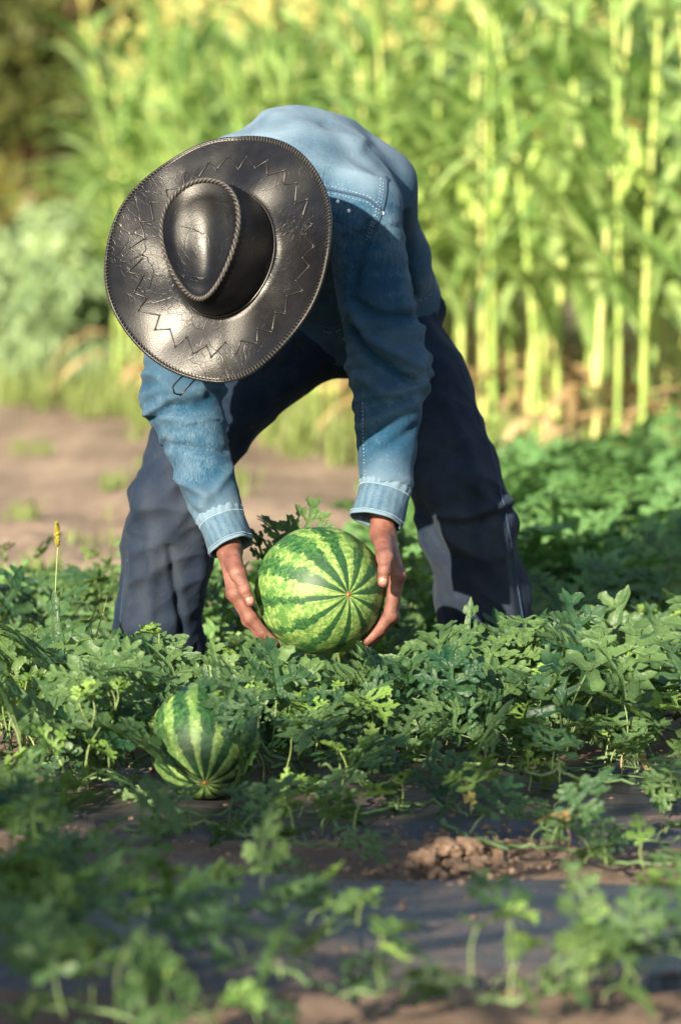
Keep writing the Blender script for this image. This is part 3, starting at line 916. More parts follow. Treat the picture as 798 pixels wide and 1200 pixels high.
hand_meshes = []
nail_frames = []
for side, EL in (('L', L_EL), ('R', R_EL)):
    WR, fingers, th = hand(side)
    allp = [WR] + [p for f, _ in fingers for p in f] + th
    fa = EL.lerp(WR, 0.62)
    lo, hi = box_of(allp + [fa], 0.04)
    S = SDF(lo, hi, 0.0017)
    # forearm and wrist (wider across the hand than through it)
    wdep = Vector((0, 1, 0))
    S.chain([(fa, 0.030, wdep, 1.15), (WR, 0.0215, wdep, 1.35)], 0)
    D = None
    for i, (pts, r) in enumerate(fingers):
        base = WR.lerp(pts[0], 0.18) + Vector((0, (i - 1.5) * 0.004, 0))
        d = S.cone(base, pts[0], 0.0165, 0.0135)
        D = d if D is None else smin(D, d, 0.012)
    D = smin(D, S.cone(WR.lerp(th[0], 0.25), th[1], 0.0185, 0.0145), 0.012)
    S.add(D, 0.016)
    for pts, r in fingers:
        S.add(S.cone(pts[0], pts[1], r * 1.16, r * 1.02), 0.007)
        S.add(S.cone(pts[1], pts[2], r * 1.0, r * 0.92), 0.003)
        S.add(S.cone(pts[2], pts[3], r * 0.92, r * 0.74), 0.003)
        for kx, kr in ((0, 1.28), (1, 1.10)):
            off = (pts[kx] - MC); off = Vector((off.x, 0, off.z)).normalized() * r * 0.22
            S.add(S.cone(pts[kx] + off, pts[kx] + off * 1.01, r * kr, r * kr), 0.005)
    S.add(S.cone(th[1], th[2], 0.0128, 0.0112), 0.006)
    S.add(S.cone(th[2], th[3], 0.0112, 0.0098), 0.003)
    S.add(S.cone(th[1], th[1] * 1.0001, 0.0138, 0.0138), 0.006)
    S.add(S.cone(th[2] + Vector((0, -0.0015, 0)), th[2] + Vector((0, -0.001, 0)), 0.0118, 0.0118), 0.004)
    # tendons on the back of the hand
    for i, (pts, r) in enumerate(fingers):
        off = Vector(((-1 if side == 'L' else 1) * 0.012, 0, 0))
        S.add(S.cone(WR.lerp(pts[0], 0.25) + off * 0.9, pts[0] + off * 0.6, 0.0035, 0.0045), 0.009)
    v, q = S.mesh()
    v = relax(v, q, 2, 0.4)
    N = normals(v, q)
    # creases across the joints of thumb and fingers
    disp = np.zeros(len(v), np.float32)
    for a, b, n in [(th[1], th[2], 5), (th[2], th[3], 2)]:
        dd, t = seg_dist(v, a, b)
        near = np.exp(-((dd - 0.011) / 0.006) ** 2)
        disp += -0.0006 * near * (np.cos(t * 2 * PI * n) > 0.72) * np.exp(-((t - (0.85 if n == 5 else 0.1)) / 0.25) ** 2)
    disp += 0.0007 * nz(v, 70)
    v = v + N * disp[:, None]
    hand_meshes.append((v, q))
    ax = (th[3] - th[2]).normalized()
    nail_frames.append((th[2].lerp(th[3], 0.86), ax, 0.0104, side))

lo, hi = box_of([L_SH, R_SH, L_EL, R_EL, HEAD, HEM], 0.2)
lo[2] = 0.0; lo[0] -= 0.1; hi[0] += 0.1; hi[1] += 0.05
S = SDF(lo, hi, 0.009)
fl, fr = L_EL.lerp(L_WR, 0.6), R_EL.lerp(R_WR, 0.6)
RHIP, RKNEE, RANK = P(452, 378, 7.46), P(543, 575, 7.30), P(584, 812, 7.44)
LHIP, LKNEE, LANK = P(356, 388, 7.46), P(210, 590, 7.30), P(184, 812, 7.44)
S.chain([(HEM, 0.085, wd, 1.6), (WST, 0.08, wd, 1.5), (MID, 0.09, wd, 1.5), (UPP, 0.085, wd, 1.5)], 0, 0.04)
S.chain([(L_SH, 0.05), (L_EL, 0.036), (fl, 0.030)], 0.04)
S.chain([(R_SH, 0.05), (R_EL, 0.036), (fr, 0.030)], 0.04)
S.chain([(RHIP, 0.062), (P(496, 455, 7.37), 0.058), (P(534, 560, 7.31), 0.050), (P(562, 700, 7.37), 0.048), (RANK, 0.038)], 0.05)
S.chain([(LHIP, 0.062), (P(262, 470, 7.37), 0.058), (P(224, 530, 7.32), 0.052), (P(197, 652, 7.34), 0.048), (LANK, 0.038)], 0.05)
S.chain([(UPP, 0.06), (NECK, 0.052), (HEADB, 0.058)], 0.03)
fc = HAT_F
HB = HEAD - HAT_N * 0.01
S.add(S.cone(HB - fc * 0.022, HB + fc * 0.025, 0.076, 0.070), 0.02)
jaw = HB - HAT_N * 0.075 + fc * 0.045
S.add(S.cone(HB + fc * 0.04, jaw, 0.058, 0.038), 0.03)
S.add(S.cone(jaw, jaw + fc * 0.018 - HAT_N * 0.018, 0.032, 0.022), 0.02)
nose = HB - HAT_N * 0.035 + fc * 0.094
S.add(S.cone(nose + HAT_N * 0.035 - fc * 0.008, nose + fc * 0.012 - HAT_N * 0.004, 0.009, 0.015), 0.012)
S.add(S.cone(jaw + fc * 0.03 + HAT_X * 0.018 + HAT_N * 0.012, jaw + fc * 0.03 - HAT_X * 0.018 + HAT_N * 0.012, 0.009, 0.009), 0.008)
for s in (-1, 1):
    e = HB + HAT_X * s * 0.031 + fc * 0.080 - HAT_N * 0.006
    S.add(S.cone(e + HAT_N * 0.014 - HAT_X * 0.012, e + HAT_N * 0.014 + HAT_X * 0.012, 0.010, 0.010), 0.012)
    S.D = np.maximum(S.D, -S.cone(e + fc * 0.006, e + fc * 0.0061, 0.010, 0.010))
    S.add(S.cone(e - fc * 0.006, e - fc * 0.0061, 0.0125, 0.0125), 0.003)
    ear = HB + HAT_X * s * 0.078 - HAT_N * 0.02 - fc * 0.005
    S.add(S.cone(ear + HAT_N * 0.014, ear - HAT_N * 0.016, 0.013, 0.009, HAT_X, 0.5), 0.006)
vb, qb = S.mesh()
vb = relax(vb, qb, 2, 0.4)
V = [vb]; Q = [qb]; n = len(vb)
for v, q in hand_meshes:
    V.append(v); Q.append(q + n); n += len(v)
body, _ = linkv('body', np.concatenate(V), np.concatenate(Q), M['skin'], person)
# nails on the two thumbs
for c, ax, r, side in nail_frames:
    vs = []; fs = []
    nrm = Vector((0.12 if side == 'L' else -0.08, -1, 0.25)); nrm = (nrm - ax * nrm.dot(ax)).normalized()
    sx = ax.cross(nrm)
    nu, nv = 9, 7
    for j in range(nv):
        for i in range(nu):
            u = i / (nu - 1) * 2 - 1; w = j / (nv - 1) * 2 - 1
            hw = 0.0066 * math.sqrt(max(0.0, 1 - (abs(w) ** 3.0) * 0.55))
            a = u * 0.75
            p = c + ax * (w * 0.0066) + sx * (math.sin(a) * hw / math.sin(0.75)) + nrm * (r * math.cos(a * 0.9) + 0.0006 - 0.0012 * (w * w))
            vs.append(p)
    for j in range(nv - 1):
        for i in range(nu - 1):
            fs.append((j * nu + i, j * nu + i + 1, (j + 1) * nu + i + 1, (j + 1) * nu + i))
    mb = MB(); mb.add(vs, fs)
    mb.build('thumbnail', M['nail'], body, at=c)
# hair round the back and sides of the head
S = SDF(*box_of([HB], 0.14), 0.006)
S.add(S.cone(HB - fc * 0.030, HB + fc * 0.006, 0.081, 0.074), 0)
S.cut(-S.plane(HB - HAT_N * 0.055, HAT_N))
S.cut(S.plane(HB + fc * 0.035, fc))
v, q = S.mesh(); v = v + normals(v, q) * (0.002 * nz(v, (90, 90, 90)))[:, None]
linkv('hair', v, q, M['hair'], person)

# ---- trousers
RK, LK = RKNEE, LKNEE
S = SDF(*box_of([RHIP, RANK, LANK, LK, RK], 0.16), 0.0048)
S.D = S.cone(HEM + Vector((0, 0.03, -0.005)), P(402, 378, 7.46), 0.098, 0.098, wd, 1.55)
crotch = 0.03
Rk2 = P(536, 520, 7.31); Lk2 = P(232, 545, 7.32)
S.chain([(RHIP, 0.092), (P(496, 455, 7.37), 0.088), (P(534, 560, 7.31), 0.078), (P(547, 620, 7.32), 0.081), (P(566, 700, 7.37), 0.085), (P(586, 812, 7.43), 0.094)], 0.05, 0.02)
S.chain([(LHIP, 0.094), (P(262, 470, 7.37), 0.086), (P(224, 530, 7.32), 0.080), (P(208, 590, 7.31), 0.079), (P(197, 652, 7.34), 0.080), (P(185, 730, 7.38), 0.079), (P(180, 812, 7.43), 0.086)], 0.05, 0.02)
S.cut(-S.plane((0, 0, 0.045), (0, 0, 1)))
v, q = S.mesh()
v = relax(v, q, 2, 0.4)
N = normals(v, q)
disp = np.zeros(len(v), np.float32); wear_lit = np.zeros(len(v), np.float32)
xm = P(402, 400, 7.4).x
for sg in (1, -1):
    side = 1 / (1 + np.exp(-(v[:, 0] - xm) * sg / 0.012))
    z = v[:, 2]
    amp = 0.0030 + 0.0075 * np.exp(-((z - 0.40) / 0.09) ** 2) + 0.006 * np.exp(-((z - 0.80) / 0.12) ** 2) + 0.007 * np.exp(-((z - 0.10) / 0.07) ** 2)
    q1 = np.stack([v[:, 0] + sg * 0.75 * z, v[:, 1], z], 1)
    f = nz(q1, (8, 8, 13), 3.1 * sg); g = nz(q1, (17, 17, 9), 9.1 * sg)
    disp += side * amp * (1.05 * (1 - np.abs(f) * 2.8) + 0.75 * (1 - np.abs(g) * 2.8))
    wear_lit += side * np.clip(-N[:, 1], 0, 1) ** 1.5 * (np.exp(-((z - 0.32) / 0.17) ** 2) * 0.85 + 0.12)  # front of the shins paler: denim fading plus painted sunlit patches
# long soft folds that run down the shins
for pts, A, w in (([(168, 560), (160, 640), (150, 740)], 0.006, 0.011), ([(200, 640), (206, 690), (214, 750)], -0.008, 0.007), ([(225, 560), (236, 640), (232, 700)], 0.005, 0.012), ([(182, 640), (176, 740)], 0.006, 0.010),
                  ([(520, 470), (560, 560), (590, 640)], 0.006, 0.014), ([(545, 612), (585, 602)], -0.010, 0.009), ([(520, 600), (548, 606), (590, 590)], 0.008, 0.012), ([(505, 560), (530, 640), (540, 720)], 0.005, 0.012), ([(585, 650), (606, 750)], 0.006, 0.012)):
    pp = [P(x, y, 7.27) for x, y in pts]
    mdist = np.full(len(v), 9, np.float32)
    for a, b in zip(pp[:-1], pp[1:]):
        # distance in the plane across the view, front side only
        dd, _ = seg_dist(v * np.array([1, 0, 1], np.float32), (a.x, 0, a.z), (b.x, 0, b.z)); mdist = np.minimum(mdist, dd)
    disp += 1.5 * A * np.exp(-(mdist / w) ** 2) * np.clip(-N[:, 1] * 2, 0, 1)
v = v + N * disp[:, None]
wear_lit = np.clip(wear_lit * (0.85 + 0.8 * nz(v, (34, 34, 7))), 0, 1)
jeans, me = linkv('jeans', v, q, M['jeans'], person)
attr(me, 'wear_lit', wear_lit)
jeans_bvh = BVHTree.FromPolygons([Vector(x) for x in v.tolist()], q.tolist())

# ---- shirt: trunk and sleeves
L_CU, R_CU = P(256, 606, 6.88), P(452, 572, 6.88)
S = SDF(*box_of([HEM, UPP, L_SH, R_SH, L_EL, R_EL, L_CU, R_CU, P(350, 135, 7.1)], 0.13), 0.0046)
k_ = 0.05
HEM2 = HEM + (HEM - WST).normalized() * 0.035
S.D = S.cone(HEM2, WST, 0.128, 0.116, wd, 1.33)
S.chain([(WST, 0.116, wd, 1.36), (MID, 0.132, wd, 1.28), (UPP + Vector((0, 0.03, 0.012)), 0.112, wd, 1.45)], 0.03, 0.04)
S.chain([(P(352, 208, 7.12), 0.112), (P(268, 226, 7.03), 0.088)], 0.05)
S.chain([(P(352, 205, 7.12), 0.112), (P(410, 234, 7.03), 0.080)], 0.05)
hn = (HEM2 - WST).normalized()
S.cut(S.plane(HEM2, hn))
def sleeve(sh, el, cu, rs):
    D = S.cone(sh, el, rs[0], rs[1])
    D = smin(D, S.cone(el, cu, rs[1], rs[2]), 0.02)
    ax = (cu - el).normalized()
    return np.maximum(D, S.plane(cu + ax * 0.004, ax))
S.add(sleeve(L_SH, L_EL, L_CU, (0.078, 0.067, 0.0435)), 0.035)
S.add(sleeve(R_SH, R_EL, R_CU, (0.073, 0.0665, 0.0465)), 0.030)
v, q = S.mesh()
v = relax(v, q, 2, 0.4)
N = normals(v, q)
disp = np.zeros(len(v), np.float32); wear_lit = np.zeros(len(v), np.float32)
onarm = np.zeros(len(v), np.float32)
for sg, sh, el, cu in ((-1, L_SH, L_EL, L_CU), (1, R_SH, R_EL, R_CU)):
    for k, (p, r) in enumerate(((sh, el), (el, cu))):
        dd, t = seg_dist(v, p, r)
        m = (dd < 0.098) & ((t > 0.12) | (k == 1))
        axd = np.array((r - p).normalized()); u = (v - np.array(p)) @ axd
        if k == 0: amp = 0.0025 + 0.0085 * np.exp(-((t - 1) / 0.4) ** 2) + 0.005 * np.exp(-(t / 0.2) ** 2)
        else: amp = 0.0025 + 0.0085 * np.exp(-(t / 0.4) ** 2) + 0.004 * np.exp(-((t - 1) / 0.15) ** 2)
        x = v[:, 0] + (0.45 * u if k == 0 else -0.5 * u) * sg
        f = nz(np.stack([x, v[:, 1], u], 1), (6.5, 6.5, 24), 5.7 * sg + 2.3 * k)
        disp += np.where(m, amp * (1 - np.abs(f) * 2.8) * 0.58, 0)
        onarm = np.maximum(onarm, m)
        if k == 1:
            wear_lit += np.where(m, np.clip((t - 0.72) * 2.2, 0, 0.6), 0)
tr = 1 - onarm
f = nz(v, (5, 9, 9), 1.7); f2 = nz(v, (11, 6, 14), 8.2)
disp += tr * (0.006 * (1 - np.abs(f) * 2.2) + 0.004 * f2)
for pts, A, w, dep in (([(160, 500), (182, 488), (202, 474)], -0.009, 0.006, 0), ([(170, 486), (200, 468), (235, 462)], 0.007, 0.009, 0), ([(176, 526), (200, 553), (244, 577)], 0.008, 0.008, 0),
                       ([(182, 520), (225, 522), (268, 528)], -0.006, 0.007, 0), ([(190, 540), (215, 585), (238, 606)], -0.005, 0.008, 0), ([(240, 590), (262, 560), (278, 540)], 0.005, 0.008, 0), ([(160, 430), (185, 440), (225, 470)], 0.006, 0.01, 0),
                       ([(412, 362), (436, 400), (488, 431)], 0.009, 0.009, 0), ([(414, 384), (440, 420), (480, 446)], -0.008, 0.007, 0), ([(412, 350), (440, 368), (480, 372)], -0.005, 0.007, 0), ([(420, 440), (452, 462), (494, 452)], 0.006, 0.009, 0), ([(418, 500), (450, 490), (490, 470)], 0.005, 0.009, 0), ([(424, 540), (455, 520), (486, 500)], -0.005, 0.008, 0),
                       ([(432, 262), (420, 300), (412, 340)], -0.008, 0.009, 0), ([(455, 260), (470, 310), (478, 360)], 0.004, 0.012, 0), ([(478, 250), (484, 320), (488, 350)], -0.008, 0.008, 1),
                       ([(300, 130), (360, 150), (420, 170)], 0.006, 0.014, 1), ([(380, 150), (400, 170), (440, 200)], -0.004, 0.012, 1)):
    mdist = np.full(len(v), 9, np.float32)
    for (a, b) in zip(pts[:-1], pts[1:]):
        pa, pb = P(*a, 6.92), P(*b, 6.92)
        dd, _ = seg_dist(v * np.array([1, 0, 1], np.float32), (pa.x, 0, pa.z), (pb.x, 0, pb.z)); mdist = np.minimum(mdist, dd)
    disp += 1.35 * A * np.exp(-(mdist / w) ** 2) * np.clip(-N[:, 1] * 2.2 + (0.8 if dep else 0), 0, 1)
v = v + N * disp[:, None]
wear_lit += 0.22 * np.clip(disp / 0.008, 0, 1) + tr * np.clip(N[:, 2] * 1.5 - 0.25, 0, 1) * 0.9  # raised folds worn; top of the back paler, its sunlight painted into the colour
wear_lit = np.clip(wear_lit * (0.8 + 0.6 * nz(v, 20)), 0, 1)
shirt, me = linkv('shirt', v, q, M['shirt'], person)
attr(me, 'wear_lit', wear_lit)
shirt_bvh = BVHTree.FromPolygons([Vector(x) for x in v.tolist()], q.tolist())

def onto(bvh, px, py, lift=0.0006):
    r = ray(px, py).normalized()
    h = bvh.ray_cast(CAMP, r, 30)
    return (h[0] + h[1] * lift, h[1]) if h[0] is not None else (None, None)
def stitches(mb, bvh, pts, L=0.0042, gap=0.0026, w=0.0007):
    pp = []
    for a, b in zip(pts[:-1], pts[1:]):
        n = max(2, int(math.hypot(b[0] - a[0], b[1] - a[1]) / 1.2))
        for i in range(n): pp.append((a[0] + (b[0] - a[0]) * i / n, a[1] + (b[1] - a[1]) * i / n))
    w3 = [p for p in (onto(bvh, *x)[0] for x in pp) if p is not None]
    acc = 0; cur = []
    for a, b in zip(w3[:-1], w3[1:]):
        if (b - a).length > 0.02: cur = []; continue
        acc += (b - a).length
        if acc % (L + gap) < L:
            cur.append(a)
        else:
            if len(cur) >= 2: mb.tube(cur, w, 4)
            cur = []
SEAMS = []
def seam(mb, bvh, pts, w=0.0016):
    mb = MB()
    pp = spline([(x, y, 0) for x, y in pts], 10)
    run = []
    for x in pp:
        p = onto(bvh, x[0], x[1], 0.0002)[0]
        if p is None or (run and (p - run[-1]).length > 0.03):
            if len(run) > 2: mb.tube(run, w, 5)
            run = []
        if p is not None: run.append(p)
    if len(run) > 2: mb.tube(run, w, 5)
    if mb.v: SEAMS.append(mb)
sm = MB(); st = MB()
yoke = [(372, 219), (400, 225), (430, 233), (447, 246)]
arm = [(453, 208), (452, 228), (447, 250), (440, 268), (436, 285)]
seam(sm, shirt_bvh, yoke, 0.0022); seam(sm, shirt_bvh, arm, 0.0026)
seam(sm, shirt_bvh, [(268, 470), (283, 520), (288, 560), (292, 588)], 0.0018)
seam(sm, shirt_bvh, [(421, 470), (422, 520), (424, 560)], 0.0018)
seam(sm, shirt_bvh, [(376, 262), (392, 258), (405, 262)], 0.0016)
seam(sm, shirt_bvh, [(374, 382), (392, 384), (404, 376), (408, 368)], 0.0018)
for dy in (-4, 4): stitches(st, shirt_bvh, [(x, y + dy) for x, y in yoke])
for dx in (-4, -7): stitches(st, shirt_bvh, [(x + dx, y) for x, y in arm])
for dx in (-3, -6): stitches(st, shirt_bvh, [(268 + dx, 470), (283 + dx, 520), (288 + dx, 560), (292 + dx, 588)])
stitches(st, shirt_bvh, [(425, 470), (426, 520), (428, 560)])
stitches(st, shirt_bvh, [(376, 388), (392, 390), (406, 382)])
stitches(st, shirt_bvh, [(492, 352), (500, 349), (507, 343)])
for mbx in SEAMS: mbx.build('seam', M['thread_dark'], shirt, at=mbx.v[0])
SEAMS = []
o = st.build('stitching', M['thread'], shirt, at=R_SH); o['kind'] = 'stuff'
for x, y in ((409, 247), (396, 236), (448, 250)):
    p, nn = onto(shirt_bvh, x, y)
    mb = MB()
    if p:
        mb.ball(p, 0.0035, (1, 0.5, 1), 8, 6)
        mb.build('snap_button', M['metal'], shirt, at=p)
# hem of the shirt
hem = MB()
ring = []
hy = hn.cross(wd).normalized()
for i in range(49):
    a = 2 * PI * i / 48
    c = HEM2 - hn * 0.004
    d = wd * math.cos(a) * 0.21 + hy * math.sin(a) * 0.16
    h = shirt_bvh.ray_cast(c + d * 1.4, -d.normalized(), 0.3)
    if h[0] is not None: ring.append(h[0])
if len(ring) > 6: hem.tube(ring + ring[:1], 0.003, 5, cap=False)
hem.build('hem', M['shirt'], shirt, at=HEM2)
# collar
cb = MB()
for rr, off in ((0.068, 0.0), (0.074, 0.012)):
    na = (HEADB - UPP).normalized(); xa = na.cross(wd).normalized()
    cc = UPP.lerp(NECK, 0.75) + na * off
    ring = [cc + (wd * math.cos(2 * PI * i / 32) + xa * math.sin(2 * PI * i / 32)) * rr for i in range(33)]
    cb.tube(ring, 0.012 if off == 0 else 0.009, 6, cap=False, flat=0.6)
cb.build('collar', M['shirt'], shirt, at=NECK)

# ---- cuffs: hollow bands with thickness, pleats above, stitched edges
def cuff(c0, c1, r0, r1, ex, lean):
    ax = (c1 - c0).normalized()
    x = Vector((1, 0, 0)); x = (x - ax * x.dot(ax)).normalized(); y = ax.cross(x)
    L = (c1 - c0).length
    nA = 72; rows = []
    prof = [(-0.010, -0.004), (-0.004, 0.0015), (0.004, 0.003), (0.009, 0.0005), (0.016, 0.0012), (L * 0.45, 0.0008), (L * 0.75, 0.0012), (L - 0.008, 0.0010), (L - 0.005, -0.0004), (L - 0.002, 0.0016), (L, 0.0006), (L, -0.0026), (L - 0.012, -0.004), (0.0, -0.0045)]
    vs = []
    for (s, dr) in prof:
        t = max(0, s) / L
        r = r0 + (r1 - r0) * t + dr
        for k in range(nA):
            a = 2 * PI * k / nA
            puck = 0.0
            if -0.005 < s < 0.012: puck = 0.0014 * math.sin(a * 19 + 2 * math.sin(a * 3)) * (1 if s > -0.002 else 0.6)
            wob = 0.0016 * math.sin(a * 3 + s * 60) + 0.0007 * math.sin(a * 7 - s * 90)
            rr = r + puck + wob * (0.4 + t)
            sl = lean * math.cos(a) * t
            vs.append(c0 + ax * (s + sl) + x * math.cos(a) * rr + y * math.sin(a) * rr * ex)
    fs = []
    for i in range(len(prof) - 1):
        for k in range(nA):
            fs.append((i * nA + k, i * nA + (k + 1) % nA, (i + 1) * nA + (k + 1) % nA, (i + 1) * nA + k))
    me = mesh('cuff', [p - c0 for p in vs], fs, M['shirt'])
    w = []
    for (s, dr) in prof:
        for k in range(nA): w.append(0.9 if (s < 0.010 or s > L - 0.007) else 0.35 + 0.15 * math.sin(k * 1.7))
    attr(me, 'wear_lit', w)
    o = link('cuff', me, person, c0)
    sb = MB()
    for s in (0.0125, L - 0.0072):
        r = r0 + (r1 - r0) * s / L + 0.0016
        for k in range(0, 96):
            a0, a1 = 2 * PI * k / 96, 2 * PI * (k + 0.62) / 96
            def pt(a):
                wob = 0.0016 * math.sin(a * 3 + s * 60) + 0.0007 * math.sin(a * 7 - s * 90)
                q_ = r + wob * (0.4 + s / L)
                return c0 + ax * (s + lean * math.cos(a) * s / L) + x * math.cos(a) * q_ + y * math.sin(a) * q_ * ex
            sb.tube([pt(a0), pt((a0 + a1) / 2), pt(a1)], 0.0008, 4)
    so = sb.build('stitching', M['thread'], o, at=c0); so['kind'] = 'stuff'
    return o
cuff(P(257, 603, 6.88), P(272, 641, 6.855), 0.0405, 0.0405, 1.05, 0.0)
cuff(P(452, 569, 6.88), P(441, 611, 6.855), 0.0445, 0.0475, 0.95, 0.0)

# ---- side seams on the jeans
jm = MB()
seam(jm, jeans_bvh, [(150, 655), (144, 700), (140, 750)], 0.0016)
seam(jm, jeans_bvh, [(540, 430), (572, 520), (592, 600), (605, 680), (618, 760)], 0.0018)
for mbx in SEAMS: mbx.build('seam', M['thread_dark'], jeans, at=mbx.v[0])
# ---- shoes
for ank, sx in ((LANK, -0.1), (RANK, 0.12)):
    base = Vector((ank.x, ank.y, 0))
    dirn = Vector((sx, -1, 0)).normalized()
    S = SDF(*box_of([base + dirn * 0.18, base - dirn * 0.09, base + Vector((0, 0, 0.12))], 0.06), 0.006)
    S.D = S.cone(base - dirn * 0.05 + Vector((0, 0, 0.045)), base + dirn * 0.03 + Vector((0, 0, 0.045)), 0.040, 0.045)
    S.add(S.cone(base + dirn * 0.03 + Vector((0, 0, 0.04)), base + dirn * 0.155 + Vector((0, 0, 0.032)), 0.046, 0.036), 0.02)
    S.add(S.cone(base + Vector((0, 0, 0.05)), base - dirn * 0.01 + Vector((0, 0, 0.13)), 0.048, 0.046), 0.02)
    S.cut(-S.plane((0, 0, 0.012), (0, 0, 1)))
    S.add(S.cone(base - dirn * 0.055 + Vector((0, 0, 0.012)), base + dirn * 0.165 + Vector((0, 0, 0.012)), 0.010, 0.010, dirn.cross(Vector((0, 0, 1))), 4.6), 0)
    v, q = S.mesh(); v = relax(v, q, 2, 0.4)
    linkv('shoe', v, q, M['shoe'], person)
# ================================================================== HAT
hat = empty('western_hat', HAT_C, "black leather western hat with zigzag lacing on the bending person's head", 'hat')
def H(x, y, z):
    return HAT_C + HAT_X * x + HAT_F * y + HAT_N * z
BA, BB = 0.207, 0.221            # half width and half length of the brim
CA, CB = 0.094, 0.112            # crown base
def brim_z(x, y):
    s = math.hypot(x / BA, y / BB); an = math.atan2(y / BB, x / BA)
    side = abs(math.cos(an))
    return 0.036 * max(0, s - 0.42) ** 2 / 0.33 * side ** 2 - 0.020 * max(0, s - 0.4) ** 2 / 0.36 * (1 - side) ** 1.5 + 0.0045 * math.sin(an * 3 + 0.8) * s * s + 0.003 * math.sin(an * 7 + s * 5) * s
vs = []; fs = []
nA, nR = 128, 22
for lay in (1, -1):
    for j in range(nR):
        t = j / (nR - 1)
        for k in range(nA):
            a = 2 * PI * k / nA
            x = math.cos(a) * (CA * 0.97 + (BA - CA * 0.97) * t)
            y = math.sin(a) * (CB * 0.97 + (BB - CB * 0.97) * t)
            z = brim_z(x, y) + lay * 0.0018
            if j < 2 and lay > 0: z += 0.004 * (1 - j * 0.6)
            vs.append(H(x, y, z))
for lay in range(2):
    o_ = lay * nA * nR
    for j in range(nR - 1):
        for k in range(nA):
            f = (o_ + j * nA + k, o_ + j * nA + (k + 1) % nA, o_ + (j + 1) * nA + (k + 1) % nA, o_ + (j + 1) * nA + k)
            fs.append(f if lay == 1 else f[::-1])
for j in (0, nR - 1):
    for k in range(nA):
        f = (j * nA + k, j * nA + (k + 1) % nA, nA * nR + j * nA + (k + 1) % nA, nA * nR + j * nA + k)
        fs.append(f if j else f[::-1])
mb = MB(); mb.add(vs, fs)
brim = mb.build('brim', M['leather'], hat)
# rolled brim edge with whip stitches
mb = MB(); ed = MB()
ring = []
for k in range(129):
    a = 2 * PI * k / 128
    x, y = math.cos(a) * BA, math.sin(a) * BB
    ring.append(H(x, y, brim_z(x, y)))
mb.tube(ring, 0.0032, 8, cap=False)
edge = mb.build('brim_edge', M['leather'], brim, at=HAT_C)
for k in range(210):
    a = 2 * PI * k / 210
    b = a + 0.012
    pts = []
    for (aa, s, dz) in ((a, 0.966, 0.0022), ((a + b) / 2, 0.985, 0.0042), (b, 1.004, 0.0038), (b, 1.017, 0.0)):
        x, y = math.cos(aa) * BA * s, math.sin(aa) * BB * s
        pts.append(H(x, y, brim_z(x, y) + dz))
    ed.tube(pts, 0.0006, 4)
o = ed.build('edge_stitch', M['edge_stitch'], brim, at=HAT_C); o['kind'] = 'stuff'
# zigzag lacing on the brim
zz = MB()
NZ = 54
pts = []
for k in range(NZ + 1):
    a = 2 * PI * k / NZ + 0.03 * math.sin(k * 2.3)
    s = 0.775 + (0.052 if k % 2 else -0.05) + 0.012 * math.sin(k * 1.7)
    pts.append((math.cos(a) * BA * s, math.sin(a) * BB * s))
for (x0, y0), (x1, y1) in zip(pts[:-1], pts[1:]):
    seg = []
    for i in range(7):
        t = i / 6
        x, y = x0 + (x1 - x0) * t, y0 + (y1 - y0) * t
        seg.append(H(x, y, brim_z(x, y) + 0.0020 + 0.0010 * math.sin(PI * t)))
    zz.tube(seg, 0.0013, 5)
    zz.ball(H(x0, y0, brim_z(x0, y0) + 0.0022), 0.0021)
zz.build('zigzag_lace', M['lace'], hat)
# crown
def oval(a, sx, sy, drop):       # egg shape that narrows towards the front (+y)
    x, y = math.cos(a), math.sin(a)
    w = 1 - drop * (0.5 + 0.5 * y) ** 1.4
    return x * sx * w, y * sy
CH = 0.118
TOP = (-0.002, 0.008)            # the top sits a little towards the front
def crown_ring(t, a):
    """t 0 base .. 1 top edge"""
    x0, y0 = oval(a, CA, CB, 0.05)
    x1, y1 = oval(a, 0.082, 0.103, 0.40)
    e = t ** 1.15
    bul = 0.006 * math.sin(PI * min(t * 1.05, 1)) 
    x, y = x0 + (x1 - x0) * e, y0 + (y1 - y0) * e
    l = math.hypot(x, y)
    x += x / l * bul + TOP[0] * t; y += y / l * bul + TOP[1] * t
    ztop = CH - 0.022 * (0.5 + 0.5 * math.sin(a)) + 0.006 * math.cos(2 * a)
    return x, y, ztop * t
vs = []; fs = []
nA = 96; tt = [0, .05, .12, .25, .4, .55, .7, .82, .92, 1.0]
for t in tt:
    for k in range(nA):
        x, y, z = crown_ring(t, 2 * PI * k / nA)
        vs.append(H(x, y, z + 0.002))
nr = len(tt)
for j in range(nr - 1):
    for k in range(nA):
        fs.append((j * nA + k, j * nA + (k + 1) % nA, (j + 1) * nA + (k + 1) % nA, (j + 1) * nA + k))
mb = MB(); mb.add(vs, fs)
crown = mb.build('crown', M['leather'], hat)
# dented top panel, dished below the braided edge
vs = []; fs = []
rr = [1.0, .93, .84, .72, .58, .42, .26, .12, 0.02]
for j, s in enumerate(rr):
    for k in range(nA):
        a = 2 * PI * k / nA
        x, y, z = crown_ring(1.0, a)
        cx, cy = TOP[0], TOP[1] - 0.004
        xx, yy = cx + (x - cx) * s, cy + (y - cy) * s
        dent = -0.020 * (1 - s ** 2.6) - 0.012 * max(0, 1 - (xx / 0.03) ** 2) * (1 - s * s) * (0.6 + 0.4 * yy / 0.1)
        zc = CH - 0.022 * (0.5 + 0.5 * (yy - cy) / 0.093)
        vs.append(H(xx, yy, (z if s > 0.9 else zc) + dent + 0.003))
for j in range(len(rr) - 1):
    for k in range(nA):
        fs.append((j * nA + k, j * nA + (k + 1) % nA, (j + 1) * nA + (k + 1) % nA, (j + 1) * nA + k))
fs.append(tuple((len(rr) - 1) * nA + k for k in range(nA)))
mb = MB(); mb.add(vs, fs)
